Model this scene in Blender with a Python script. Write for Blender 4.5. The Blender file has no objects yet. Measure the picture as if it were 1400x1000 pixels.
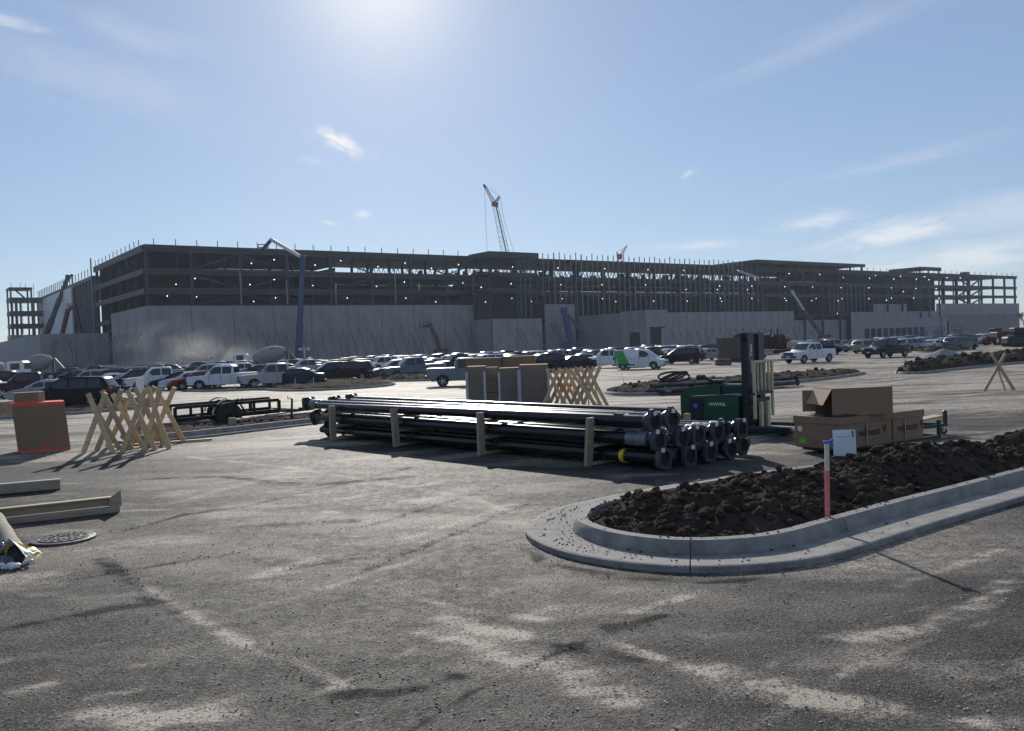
import bpy, math, random
import numpy as np
from math import sin, cos, pi, radians, sqrt, atan2, hypot
from mathutils import Vector, Matrix

random.seed(7)
rng = np.random.default_rng(11)
scene = bpy.context.scene
COL = scene.collection

# ------------------------------------------------------------------ camera, sky, sun, exposure
PITCH, ROLL, FPX = radians(1.31), radians(-2.06), 1200.0
cam_d = bpy.data.cameras.new("camera")
cam_d.sensor_width = 36.0
cam_d.lens = 36.0 * FPX / 1400.0
cam_d.clip_start, cam_d.clip_end = 0.05, 9000.0
cam = bpy.data.objects.new("camera", cam_d)
COL.objects.link(cam)
CROT = Matrix.Rotation(pi / 2 - PITCH, 3, 'X') @ Matrix.Rotation(ROLL, 3, 'Z')
CPOS = Vector((0, 0, 1.7))
cam.matrix_world = Matrix.Translation(CPOS) @ CROT.to_4x4()
scene.camera = cam

SUN_EL, SUN_AZ, SUN_POWER, SKY_STRENGTH, EXPOSURE = 23.0, -7.6, 4.0, 0.080, 0.24   # azimuth from +Y towards +X
S = Vector((sin(radians(SUN_AZ)) * cos(radians(SUN_EL)), cos(radians(SUN_AZ)) * cos(radians(SUN_EL)), sin(radians(SUN_EL))))
sun_d = bpy.data.lights.new("sun", 'SUN')
sun_d.energy, sun_d.angle, sun_d.color = SUN_POWER, radians(0.53), (1.0, 0.94, 0.85)
sun = bpy.data.objects.new("sun", sun_d)
sun.rotation_euler = (-S).to_track_quat('-Z', 'Y').to_euler()
sun.location = (0, 0, 60)
COL.objects.link(sun)

scene.view_settings.view_transform = 'Standard'
scene.view_settings.look = 'None'
scene.view_settings.gamma = 1.0
scene.view_settings.use_curve_mapping = False
scene.view_settings.exposure = EXPOSURE


def ray(px, py):
    return CROT @ Vector(((px - 700.0) / FPX, -(py - 500.0) / FPX, -1.0))


world = bpy.data.worlds.new("World")
scene.world = world
world.use_nodes = True


def build_world():
    nt = world.node_tree
    nt.nodes.clear()
    N = nt.nodes.new
    L = nt.links.new
    out = N('ShaderNodeOutputWorld')
    bg = N('ShaderNodeBackground')
    sky = N('ShaderNodeTexSky')
    sky.sky_type = 'NISHITA'
    sky.sun_disc = False
    sky.sun_elevation = radians(SUN_EL)
    sky.sun_rotation = radians(SUN_AZ)
    sky.altitude = 200
    sky.air_density, sky.dust_density, sky.ozone_density = 1.0, 0.12, 3.2
    bg.inputs['Strength'].default_value = SKY_STRENGTH
    L(bg.outputs[0], out.inputs['Surface'])
    tc = N('ShaderNodeTexCoord')

    def vdot(v):
        n = N('ShaderNodeVectorMath')
        n.operation = 'DOT_PRODUCT'
        L(tc.outputs['Generated'], n.inputs[0])
        n.inputs[1].default_value = v
        return n.outputs['Value']

    def m(op, a, b=0.0, c=0.0):
        n = N('ShaderNodeMath')
        n.operation = op
        for k, v in enumerate((a, b, c)):
            if isinstance(v, (int, float)):
                n.inputs[k].default_value = v
            else:
                L(v, n.inputs[k])
        return n.outputs[0]

    total = None
    # thin cirrus wisps high up: (pixel direction, tilt in degrees, half length, half width, strength, noise scale)
    for (px, py, tilt, sx, sy, st, ns) in [
            (465, 195, 28, .036, .011, 1.0, 40), (495, 293, 5, .010, .006, 1.0, 60), (425, 220, 8, .02, .005, .25, 50),
            (1160, 38, -14, .17, .016, .16, 14), (1250, 215, -8, .13, .010, .16, 18), (1115, 303, -6, .05, .010, .5, 30),
            (1230, 318, -9, .09, .016, .7, 22), (1310, 352, -3, .13, .022, .6, 16), (960, 335, 0, .06, .006, .45, 25),
            (10, 30, 5, .04, .008, .4, 20), (190, 52, 10, .08, .02, .16, 14), (940, 238, -20, .012, .005, .4, 40),
            (450, 305, 12, .012, .004, .4, 40), (1390, 290, -4, .10, .03, .3, 10), (60, 90, 10, .2, .04, .15, 8)]:
        f = ray(px, py).normalized()
        r = f.cross(Vector((0, 0, 1))).normalized()
        u = r.cross(f)
        t = radians(-tilt)
        a_ax, b_ax = r * cos(t) + u * sin(t), u * cos(t) - r * sin(t)
        fz = m('MAXIMUM', vdot(f), 0.02)
        a = m('DIVIDE', m('DIVIDE', vdot(a_ax), fz), sx)
        b = m('DIVIDE', m('DIVIDE', vdot(b_ax), fz), sy)
        cv = N('ShaderNodeCombineXYZ')
        L(m('MULTIPLY', a, 1.1), cv.inputs[0])
        L(m('MULTIPLY', b, .8), cv.inputs[1])
        cv.inputs[2].default_value = px * .37
        no = N('ShaderNodeTexNoise')
        no.inputs['Scale'].default_value = 1.5
        no.inputs['Detail'].default_value = 6
        no.inputs['Roughness'].default_value = .62
        no.inputs['Distortion'].default_value = .6
        L(cv.outputs[0], no.inputs['Vector'])
        g = m('ADD', m('MULTIPLY', a, a), m('MULTIPLY', b, b))
        g = m('POWER', 2.718, m('MULTIPLY', g, -1.0))
        k = m('MULTIPLY', m('MAXIMUM', m('SUBTRACT', m('ADD', no.outputs['Fac'], m('MULTIPLY', g, .35)), .56), 0.0), 3.2)
        k = m('MULTIPLY', m('MINIMUM', m('MULTIPLY', k, g), 1.0), st)
        k = m('MULTIPLY', k, m('GREATER_THAN', vdot(f), .3))
        total = k if total is None else m('MAXIMUM', total, k)
    mx = N('ShaderNodeMix')
    mx.data_type = 'RGBA'
    L(total, mx.inputs['Factor'])
    # thin milky veil over the whole sky, and the brighter air close round the sun
    veil = N('ShaderNodeMix')
    veil.data_type = 'RGBA'
    veil.inputs['Factor'].default_value = .5
    L(sky.outputs[0], veil.inputs['A'])
    veil.inputs['B'].default_value = (3.5, 4.55, 6.95, 1)
    ca = m('MAXIMUM', vdot(S), 0.0)
    glow = m('ADD', m('MULTIPLY', m('POWER', ca, 300.0), .42), m('MULTIPLY', m('POWER', ca, 40.0), .14))
    au = N('ShaderNodeMix')
    au.data_type = 'RGBA'
    L(glow, au.inputs['Factor'])
    L(veil.outputs['Result'], au.inputs['A'])
    au.inputs['B'].default_value = (13.5, 13.0, 12.4, 1)
    L(au.outputs['Result'], mx.inputs['A'])
    mx.inputs['B'].default_value = (9.5, 9.6, 9.6, 1)
    L(mx.outputs['Result'], bg.inputs['Color'])


build_world()

# ------------------------------------------------------------------ helpers


def gz(y):
    t = min(max((y - 15.0) / 30.0, 0.0), 1.0)
    return -0.95 * t * t * (3 - 2 * t)


def gz_np(y):
    t = np.clip((y - 15.0) / 30.0, 0, 1)
    return -0.95 * t * t * (3 - 2 * t)


def G(px, py):
    """The point of the ground seen at a pixel of the 1400 x 1000 photograph."""
    d = ray(px, py)
    y, k = 10.0, 5.0
    for _ in range(60):
        k = (gz(y) - CPOS.z) / d.z
        y = .5 * y + .5 * k * d.y
    return CPOS + d * k


def atY(px, py, Y):
    d = ray(px, py)
    return CPOS + d * (Y / d.y)


def link(o, parent=None):
    COL.objects.link(o)
    if parent is not None:
        o.parent = parent
    return o


def tag(o, label=None, cat=None, group=None, kind=None):
    for k, v in (('label', label), ('category', cat), ('group', group), ('kind', kind)):
        if v:
            o[k] = v
    return o


def empty(name, loc=(0, 0, 0), rz=0.0, label=None, cat=None, group=None, kind=None):
    o = bpy.data.objects.new(name, None)
    o.empty_display_size = .2
    o.location = loc
    o.rotation_euler = (0, 0, rz)
    link(o)
    return tag(o, label, cat, group, kind)


class MB:
    def __init__(self):
        self.v, self.f, self.m = [], [], []

    def add(self, vs, fs, m=0):
        n = len(self.v)
        self.v.extend([tuple(p) for p in vs])
        self.f.extend([tuple(i + n for i in f) for f in fs])
        self.m.extend([m] * len(fs))
        return self

    def box(self, c, s, R=None, m=0):
        c = Vector(c)
        vs = []
        for dz in (-.5, .5):
            for dy in (-.5, .5):
                for dx in (-.5, .5):
                    p = Vector((dx * s[0], dy * s[1], dz * s[2]))
                    vs.append(c + (R @ p if R else p))
        return self.add(vs, [(0, 2, 3, 1), (4, 5, 7, 6), (0, 1, 5, 4), (2, 6, 7, 3), (0, 4, 6, 2), (1, 3, 7, 5)], m)

    def span(self, x0, x1, y0, y1, z0, z1, m=0):
        return self.box(((x0 + x1) / 2, (y0 + y1) / 2, (z0 + z1) / 2), (x1 - x0, y1 - y0, z1 - z0), None, m)

    def bbox(self, c, s, b=.02, R=None, m=0):
        """A box with chamfered edges."""
        hx, hy, hz = s[0] / 2, s[1] / 2, s[2] / 2
        c = Vector(c)
        vs, idx = [], {}
        for sx in (-1, 1):
            for sy in (-1, 1):
                for sz in (-1, 1):
                    for ax in range(3):
                        p = [sx * (hx - b), sy * (hy - b), sz * (hz - b)]
                        p[ax] = (sx * hx, sy * hy, sz * hz)[ax]
                        idx[(sx, sy, sz, ax)] = len(vs)
                        q = Vector(p)
                        vs.append(c + (R @ q if R else q))
        fs = []

        def sg(a):
            return (-1, 1)[a]
        for s_ in (-1, 1):
            for ax in range(3):
                o1, o2 = [k for k in range(3) if k != ax]
                q = []
                for (a, b2) in ((-1, -1), (1, -1), (1, 1), (-1, 1)):
                    k = [0, 0, 0]
                    k[ax], k[o1], k[o2] = s_, a, b2
                    q.append(idx[(k[0], k[1], k[2], ax)])
                flip = (s_ < 0) ^ (ax == 1)
                fs.append(tuple(q[::-1] if flip else q))
        for ax in range(3):
            o1, o2 = [k for k in range(3) if k != ax]
            for a in (-1, 1):
                for b2 in (-1, 1):
                    k0, k1 = [0, 0, 0], [0, 0, 0]
                    k0[ax], k1[ax] = -1, 1
                    k0[o1] = k1[o1] = a
                    k0[o2] = k1[o2] = b2
                    fs.append((idx[(*k0, o1)], idx[(*k1, o1)], idx[(*k1, o2)], idx[(*k0, o2)]))
        for sx in (-1, 1):
            for sy in (-1, 1):
                for sz in (-1, 1):
                    fs.append(tuple(idx[(sx, sy, sz, ax)] for ax in range(3)))
        return self.add(vs, fs, m)

    def beam(self, p, q, w, h, m=0, up=(0, 0, 1), b=0):
        p, q = Vector(p), Vector(q)
        d = q - p
        L = d.length
        x = d.normalized()
        y = Vector(up).cross(x)
        if y.length < 1e-4:
            y = Vector((0, 1, 0)).cross(x)
        y.normalize()
        z = x.cross(y)
        R = Matrix((x, y, z)).transposed()
        if b:
            return self.bbox((p + q) / 2, (L, w, h), b, R, m)
        return self.box((p + q) / 2, (L, w, h), R, m)

    def tube(self, pts, r, n=8, m=0, caps=True):
        pts = [Vector(p) for p in pts]
        rs = r if isinstance(r, (list, tuple)) else [r] * len(pts)
        vs, fs = [], []
        ref = None
        for i, p in enumerate(pts):
            d = (pts[min(i + 1, len(pts) - 1)] - pts[max(i - 1, 0)])
            d = d.normalized() if d.length > 1e-9 else Vector((0, 0, 1))
            if ref is None:
                ref = Vector((0, 0, 1)) if abs(d.z) < .9 else Vector((1, 0, 0))
            a = ref.cross(d).normalized()
            b = d.cross(a)
            ref = b
            for k in range(n):
                t = 2 * pi * k / n
                vs.append(p + a * (cos(t) * rs[i]) + b * (sin(t) * rs[i]))
        for i in range(len(pts) - 1):
            for k in range(n):
                k2 = (k + 1) % n
                fs.append((i * n + k, i * n + k2, (i + 1) * n + k2, (i + 1) * n + k))
        if caps:
            fs.append(tuple(range(n))[::-1])
            fs.append(tuple((len(pts) - 1) * n + k for k in range(n)))
        return self.add(vs, fs, m)

    def lathe(self, prof, n=20, m=0, M=None, closed=False):
        """prof: (radius, height) pairs turned about local Z, then moved by matrix M."""
        vs, fs = [], []
        for (r, h) in prof:
            for k in range(n):
                t = 2 * pi * k / n
                p = Vector((r * cos(t), r * sin(t), h))
                vs.append(M @ p if M else p)
        c = len(prof)
        for i in range(c if closed else c - 1):
            j = (i + 1) % c
            for k in range(n):
                k2 = (k + 1) % n
                fs.append((i * n + k, i * n + k2, j * n + k2, j * n + k))
        if not closed:
            fs.append(tuple(range(n))[::-1])
            fs.append(tuple((c - 1) * n + k for k in range(n)))
        return self.add(vs, fs, m)

    def prism(self, pts, p0, e1, e2, e3, m=0):
        """The polygon pts (a, b) in the plane p0 + a e1 + b e2, pushed along e3."""
        p0, e1, e2, e3 = Vector(p0), Vector(e1), Vector(e2), Vector(e3)
        n = len(pts)
        vs = [p0 + e1 * a + e2 * b for a, b in pts]
        vs += [v + e3 for v in vs]
        fs = [tuple(range(n))[::-1], tuple(range(n, 2 * n))]
        fs += [(k, (k + 1) % n, (k + 1) % n + n, k + n) for k in range(n)]
        return self.add(vs, fs, m)

    def mesh(self, name, mats, smooth=0):
        me = bpy.data.meshes.new(name)
        me.from_pydata(self.v, [], self.f)
        for mt in (mats if isinstance(mats, (list, tuple)) else [mats]):
            me.materials.append(mt)
        if any(self.m):
            me.polygons.foreach_set('material_index', self.m)
        me.update()
        if smooth:
            me.polygons.foreach_set('use_smooth', [True] * len(me.polygons))
            me.set_sharp_from_angle(angle=radians(smooth))
        return me

    def build(self, name, mats, parent=None, smooth=0, loc=None):
        o = bpy.data.objects.new(name, self.mesh(name, mats, smooth))
        if loc is not None:
            o.location = loc
        return link(o, parent)


def inst(name, me, parent=None, M=None):
    o = bpy.data.objects.new(name, me)
    link(o, parent)
    if M is not None:
        o.matrix_local = M
    return o


def copy_tree(o, parent=None):
    c = o.copy()
    COL.objects.link(c)
    if parent is not None:
        c.parent = parent
    for ch in list(o.children):
        copy_tree(ch, c)
    return c


# ------------------------------------------------------------------ materials
def mat(name, col, rough=.6, metal=0.0, var=.15, scale=6.0, bump=0.0, bscale=40.0, spec=.5, coat=0.0, stretch=None,
        col2=None, coords='Object', emit=0.0, trans=0.0, alpha=1.0, streak=0.0):
    mt = bpy.data.materials.new(name)
    mt.use_nodes = True
    nt = mt.node_tree
    N, L = nt.nodes.new, nt.links.new
    bs = nt.nodes['Principled BSDF']
    bs.inputs['Roughness'].default_value = rough
    bs.inputs['Metallic'].default_value = metal
    bs.inputs['Specular IOR Level'].default_value = spec
    bs.inputs['Coat Weight'].default_value = coat
    bs.inputs['Transmission Weight'].default_value = trans
    bs.inputs['Alpha'].default_value = alpha
    tc = N('ShaderNodeTexCoord')
    vec = tc.outputs[coords]
    if stretch:
        mp = N('ShaderNodeMapping')
        mp.inputs['Scale'].default_value = stretch
        L(vec, mp.inputs['Vector'])
        vec = mp.outputs[0]
    if emit:
        bs.inputs['Emission Color'].default_value = (*col, 1)
        bs.inputs['Emission Strength'].default_value = emit
    no = N('ShaderNodeTexNoise')
    no.inputs['Scale'].default_value = scale
    no.inputs['Detail'].default_value = 6
    no.inputs['Roughness'].default_value = .62
    L(vec, no.inputs['Vector'])
    mr = N('ShaderNodeMapRange')
    mr.inputs['From Min'].default_value, mr.inputs['From Max'].default_value = .3, .7
    L(no.outputs['Fac'], mr.inputs['Value'])
    mx = N('ShaderNodeMix')
    mx.data_type = 'RGBA'
    c2 = col2 or tuple(min(1, c * (1 + var)) for c in col)
    c1 = col if col2 else tuple(c * (1 - var) for c in col)
    mx.inputs['A'].default_value = (*c1, 1)
    mx.inputs['B'].default_value = (*c2, 1)
    L(mr.outputs[0], mx.inputs['Factor'])
    L(mx.outputs['Result'], bs.inputs['Base Color'])
    if rough > .15 and var > 0:
        r2 = N('ShaderNodeMapRange')
        r2.inputs['To Min'].default_value, r2.inputs['To Max'].default_value = rough * .85, min(1, rough * 1.15)
        L(no.outputs['Fac'], r2.inputs['Value'])
        L(r2.outputs[0], bs.inputs['Roughness'])
    if bump:
        n2 = N('ShaderNodeTexNoise')
        n2.inputs['Scale'].default_value = bscale
        n2.inputs['Detail'].default_value = 5
        L(vec, n2.inputs['Vector'])
        bp = N('ShaderNodeBump')
        bp.inputs['Strength'].default_value = bump
        bp.inputs['Distance'].default_value = .02
        L(n2.outputs['Fac'], bp.inputs['Height'])
        L(bp.outputs[0], bs.inputs['Normal'])
    return mt


M_conc = mat('kerb_concrete', (.15, .138, .12), .85, col2=(.32, .305, .275), scale=4.5, bump=.5, bscale=70)
M_tilt = mat('wall_concrete', (.27, .262, .25), .85, var=.24, scale=.5, stretch=(1, 1, .3))
M_tilt_shade = mat('wall_concrete_shade', (.24, .24, .245), .85, var=.12, scale=.3, stretch=(1, 1, .35))  # darker bluish copy of the wall concrete, shade painted onto receding faces
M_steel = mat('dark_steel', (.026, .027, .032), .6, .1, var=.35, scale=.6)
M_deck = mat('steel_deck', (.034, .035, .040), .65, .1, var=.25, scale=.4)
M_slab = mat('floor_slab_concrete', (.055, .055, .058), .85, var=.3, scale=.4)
M_galv = mat('galvanised_stud', (.42, .43, .45), .45, .5, var=.12, scale=.5)
M_stud = mat('stud_metal', (.22, .225, .24), .5, .3, var=.15, scale=.5)
M_clad = mat('insulated_cladding', (.52, .54, .56), .5, .0, var=.14, scale=.08)
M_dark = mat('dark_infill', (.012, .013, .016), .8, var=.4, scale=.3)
M_brace = mat('brace_pipe', (.13, .125, .125), .6, .2, var=.2, scale=.5)
M_light = mat('work_lamp', (1.0, .97, .9), .5, emit=5.0)
M_black = mat('black_paint', (.010, .010, .012), .24, var=.35, scale=4, spec=.38)
M_plate = mat('galvanised_plate', (.055, .058, .064), .5, .2, var=.5, scale=9)
M_hole = mat('pole_inside', (.008, .008, .009), .8)
M_label = mat('white_label', (.72, .72, .70), .6, var=.05)
M_wood = mat('pine_lumber', (.58, .41, .225), .7, var=.22, scale=5, stretch=(1, 9, 9), bump=.15, bscale=9)
M_wood2 = mat('weathered_lumber', (.36, .28, .19), .75, var=.22, scale=5, stretch=(1, 9, 9), bump=.15, bscale=9)
M_woodp = mat('pale_lumber', (.50, .38, .23), .7, var=.18, scale=5, stretch=(1, 9, 9))
M_card = mat('cardboard', (.24, .155, .095), .85, var=.1, scale=2.5, bump=.06, bscale=8)
M_card2 = mat('cardboard_pale', (.36, .26, .17), .85, var=.08, scale=2.5)
M_tape = mat('orange_tape', (.70, .085, .03), .5, var=.08)
M_film = mat('stretch_film', (.20, .195, .19), .3, var=.25, scale=7, stretch=(.6, .6, 5), bump=.35, bscale=6, alpha=.42)
M_ink = mat('printed_ink', (.02, .018, .016), .7, var=.1)
M_green = mat('green_enamel', (.006, .062, .028), .42, var=.2, scale=3, coat=.2)
M_greend = mat('dark_green_enamel', (.01, .035, .025), .45, var=.2)
M_mast = mat('mast_steel', (.014, .016, .022), .4, .1, var=.3, scale=5)
M_cream = mat('cream_paint', (.50, .46, .31), .55, var=.14, scale=6)
M_rubber = mat('rubber', (.016, .016, .017), .75, var=.25, scale=12)
M_arch = mat('wheel_well', (.006, .006, .006), .9)
M_alloy = mat('alloy', (.45, .45, .46), .35, .7, var=.1)
M_chrome = mat('bright_trim', (.6, .6, .62), .2, .9, var=.05)
M_glass = mat('car_glass', (.018, .022, .026), .06, var=.1, spec=.6)
M_lamp = mat('headlamp', (.62, .64, .66), .12, .2, var=.1)
M_tail = mat('tail_lamp', (.35, .012, .012), .2, var=.1)
M_grille = mat('grille_black', (.016, .016, .018), .45, var=.2)
M_white = mat('white_board', (.70, .71, .72), .6, var=.05)
M_lime = mat('lime_label', (.20, .44, .03), .6, var=.06)
M_pink = mat('stake_paint', (.75, .16, .12), .6, col2=(.72, .50, .42), scale=3)
M_stake = mat('stake_lath', (.62, .54, .44), .7, var=.12, scale=8, stretch=(6, 6, 1))
M_blue = mat('blue_ribbon', (.02, .12, .55), .45, var=.2)
M_yellow = mat('yellow_strap', (.72, .52, .02), .5, var=.12)
M_canvas = mat('canvas_wrap', (.30, .26, .21), .9, var=.25, scale=14, bump=.4, bscale=30)
M_iron = mat('cast_iron', (.11, .105, .095), .55, .5, var=.3, scale=20, bump=.3, bscale=60)
M_bluep = mat('lift_blue', (.008, .034, .115), .45, var=.2, scale=1)
M_redp = mat('lift_red', (.075, .010, .012), .5, var=.2, scale=1)
M_boomw = mat('boom_white', (.62, .62, .60), .5, var=.1, scale=1)
M_craner = mat('crane_red', (.36, .045, .04), .55, var=.2, scale=1)
M_mixer = mat('mixer_drum', (.42, .38, .31), .8, var=.2, scale=1.2)
M_mixd = mat('mixer_drum_grey', (.22, .22, .225), .8, var=.2, scale=1.2)
M_rust = mat('rusty_tub', (.10, .075, .055), .8, var=.3, scale=1.2)
M_tan = mat('cab_tan', (.40, .36, .28), .5, var=.15, scale=1.5)
M_bark = mat('bark', (.09, .07, .055), .9, var=.25, scale=8)
M_twig = mat('dry_leaves', (.12, .085, .05), .9, var=.4, scale=3)
M_vest = mat('hi_vis', (.55, .65, .10), .7)
M_skin = mat('skin', (.45, .28, .2), .6)
M_denim = mat('denim', (.05, .06, .10), .8)
M_gravel = mat('gravel_grey', (.20, .21, .23), .9, var=.35, scale=9, bump=.5, bscale=25)


def soil_mat():
    mt = bpy.data.materials.new('dark_soil')
    mt.use_nodes = True
    nt = mt.node_tree
    N, L = nt.nodes.new, nt.links.new
    bs = nt.nodes['Principled BSDF']
    bs.inputs['Roughness'].default_value = 1.0
    bs.inputs['Specular IOR Level'].default_value = .04
    tc = N('ShaderNodeTexCoord')
    a, b = N('ShaderNodeTexNoise'), N('ShaderNodeTexNoise')
    a.inputs['Scale'].default_value, b.inputs['Scale'].default_value = 2.2, 38
    for n in (a, b):
        n.inputs['Detail'].default_value = 8
        n.inputs['Roughness'].default_value = .7
        L(tc.outputs['Object'], n.inputs['Vector'])
    r = N('ShaderNodeValToRGB')
    r.color_ramp.elements[0].position, r.color_ramp.elements[1].position = .32, .72
    r.color_ramp.elements[0].color = (.020, .0155, .012, 1)
    r.color_ramp.elements[1].color = (.105, .080, .060, 1)
    ad = N('ShaderNodeMath')
    ad.operation = 'MULTIPLY_ADD'
    ad.inputs[1].default_value, ad.inputs[2].default_value = .5, .0
    L(a.outputs['Fac'], ad.inputs[0])
    ad2 = N('ShaderNodeMath')
    ad2.operation = 'MULTIPLY_ADD'
    ad2.inputs[1].default_value = .5
    L(b.outputs['Fac'], ad2.inputs[0])
    L(ad.outputs[0], ad2.inputs[2])
    L(ad2.outputs[0], r.inputs[0])
    L(r.outputs[0], bs.inputs['Base Color'])
    bp = N('ShaderNodeBump')
    bp.inputs['Strength'].default_value = .7
    bp.inputs['Distance'].default_value = .03
    L(b.outputs['Fac'], bp.inputs['Height'])
    L(bp.outputs[0], bs.inputs['Normal'])
    return mt


def asphalt_mat():
    mt = bpy.data.materials.new('dusty_asphalt')
    mt.use_nodes = True
    nt = mt.node_tree
    N, L = nt.nodes.new, nt.links.new
    bs = nt.nodes['Principled BSDF']
    tc = N('ShaderNodeTexCoord')
    at = N('ShaderNodeAttribute')
    at.attribute_name = 'dust'

    def noise(sc, det=6, ro=.6, stretch=None):
        n = N('ShaderNodeTexNoise')
        n.inputs['Scale'].default_value = sc
        n.inputs['Detail'].default_value = det
        n.inputs['Roughness'].default_value = ro
        v = tc.outputs['Object']
        if stretch:
            mp = N('ShaderNodeMapping')
            mp.inputs['Scale'].default_value = stretch
            mp.inputs['Rotation'].default_value = (0, 0, .35)
            L(v, mp.inputs['Vector'])
            v = mp.outputs[0]
        L(v, n.inputs['Vector'])
        return n.outputs['Fac']

    def m(op, a, b=0.0, c=0.0):
        n = N('ShaderNodeMath')
        n.operation = op
        for k, v in enumerate((a, b, c)):
            if isinstance(v, (int, float)):
                n.inputs[k].default_value = v
            else:
                L(v, n.inputs[k])
        return n.outputs[0]

    def mrange(v, a, b, c=0.0, d=1.0):
        n = N('ShaderNodeMapRange')
        for k, q in zip(('From Min', 'From Max', 'To Min', 'To Max'), (a, b, c, d)):
            n.inputs[k].default_value = q
        L(v, n.inputs['Value'])
        return n.outputs[0]

    def mix(f, a, b):
        n = N('ShaderNodeMix')
        n.data_type = 'RGBA'
        for k, v in (('Factor', f), ('A', a), ('B', b)):
            if isinstance(v, tuple):
                n.inputs[k].default_value = (*v, 1)
            elif isinstance(v, (int, float)):
                n.inputs[k].default_value = v
            else:
                L(v, n.inputs[k])
        return n.outputs['Result']
    grain = noise(150, 3, .65)
    grit = noise(46, 8, .74)
    mid = noise(9, 8, .72)
    blot = noise(.9, 7, .66, (1, 2.0, 1))
    vo = N('ShaderNodeTexVoronoi')
    vo.inputs['Scale'].default_value = 62
    L(tc.outputs['Object'], vo.inputs['Vector'])
    stone = mrange(vo.outputs['Distance'], .12, .40, 1, 0)
    sep = N('ShaderNodeSeparateColor')
    L(vo.outputs['Color'], sep.inputs[0])
    bright = mrange(sep.outputs[0], .62, .85)
    base = mix(mrange(blot, .32, .70), (.034, .030, .0255), (.088, .076, .062))
    base = mix(mrange(grit, .50, .66, 0, .8), base, (.15, .135, .118))
    base = mix(mrange(grit, .47, .36, 0, .6), base, (.012, .012, .012))
    base = mix(m('MULTIPLY', m('MULTIPLY', stone, bright), .95), base, (.25, .235, .21))
    base = mix(mrange(grain, .47, .32, 0, .8), base, (.012, .012, .012))
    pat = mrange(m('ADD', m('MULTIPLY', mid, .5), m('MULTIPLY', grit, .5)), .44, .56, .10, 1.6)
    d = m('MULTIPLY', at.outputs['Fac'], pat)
    base = mix(m('MINIMUM', m('MAXIMUM', d, 0.0), .95), base, (.48, .41, .32))  # pale colour for dust, with the brightness of backlit gravel painted in
    dark = m('MINIMUM', m('MULTIPLY', m('MAXIMUM', m('MULTIPLY', at.outputs['Fac'], -1.0), 0.0), mrange(grit, .38, .55, .5, 1.4)), .9)
    base = mix(dark, base, (.009, .009, .010))
    L(base, bs.inputs['Base Color'])
    L(mrange(mid, .3, .7, .62, .82), bs.inputs['Roughness'])
    coarse = noise(13, 6, .8)
    sp = m('MULTIPLY', mrange(grit, .41, .61, .08, .52), mrange(coarse, .38, .62, .6, 1.0))
    sp = m('MULTIPLY', sp, m('SUBTRACT', 1.0, m('MULTIPLY', dark, .9)))
    sp = m('ADD', m('MULTIPLY', sp, mrange(blot, .35, .65, .45, 1.0)), m('MULTIPLY', m('MULTIPLY', stone, bright), .25))
    L(sp, bs.inputs['Specular IOR Level'])
    h = m('ADD', m('MULTIPLY', stone, .6), m('ADD', m('MULTIPLY', grain, .35), m('MULTIPLY', grit, .9)))
    bp = N('ShaderNodeBump')
    bp.inputs['Strength'].default_value = .9
    bp.inputs['Distance'].default_value = .010
    L(h, bp.inputs['Height'])
    L(bp.outputs[0], bs.inputs['Normal'])
    return mt


M_soil = soil_mat()
M_asph = asphalt_mat()
M_dirt = mat('bare_ground', (.20, .17, .135), .95, var=.25, scale=.15)

# ------------------------------------------------------------------ value noise for meshes
LAT = rng.random((256, 256))


def vnoise(x, y, seed=0):
    x, y = np.asarray(x) + seed * 17.3, np.asarray(y) + seed * 41.7
    xi, yi = np.floor(x).astype(int), np.floor(y).astype(int)
    fx, fy = x - xi, y - yi
    fx, fy = fx * fx * (3 - 2 * fx), fy * fy * (3 - 2 * fy)
    g = lambda a, b: LAT[a % 256, b % 256]
    return (g(xi, yi) * (1 - fx) + g(xi + 1, yi) * fx) * (1 - fy) + (g(xi, yi + 1) * (1 - fx) + g(xi + 1, yi + 1) * fx) * fy


def fbm(x, y, seed=0, octv=5, gain=.5):
    s, a, t = 0, 1.0, 0
    for k in range(octv):
        s = s + a * vnoise(x * 2 ** k, y * 2 ** k, seed + k * 3)
        t += a
        a *= gain
    return s / t


def seg_dist(X, Y, pts, closed=False):
    best = np.full(X.shape, 1e9)
    n = len(pts)
    for i in range(n if closed else n - 1):
        ax, ay = pts[i][0], pts[i][1]
        bx, by = pts[(i + 1) % n][0], pts[(i + 1) % n][1]
        dx, dy = bx - ax, by - ay
        t = np.clip(((X - ax) * dx + (Y - ay) * dy) / (dx * dx + dy * dy + 1e-12), 0, 1)
        best = np.minimum(best, np.hypot(X - ax - t * dx, Y - ay - t * dy))
    return best


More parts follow.
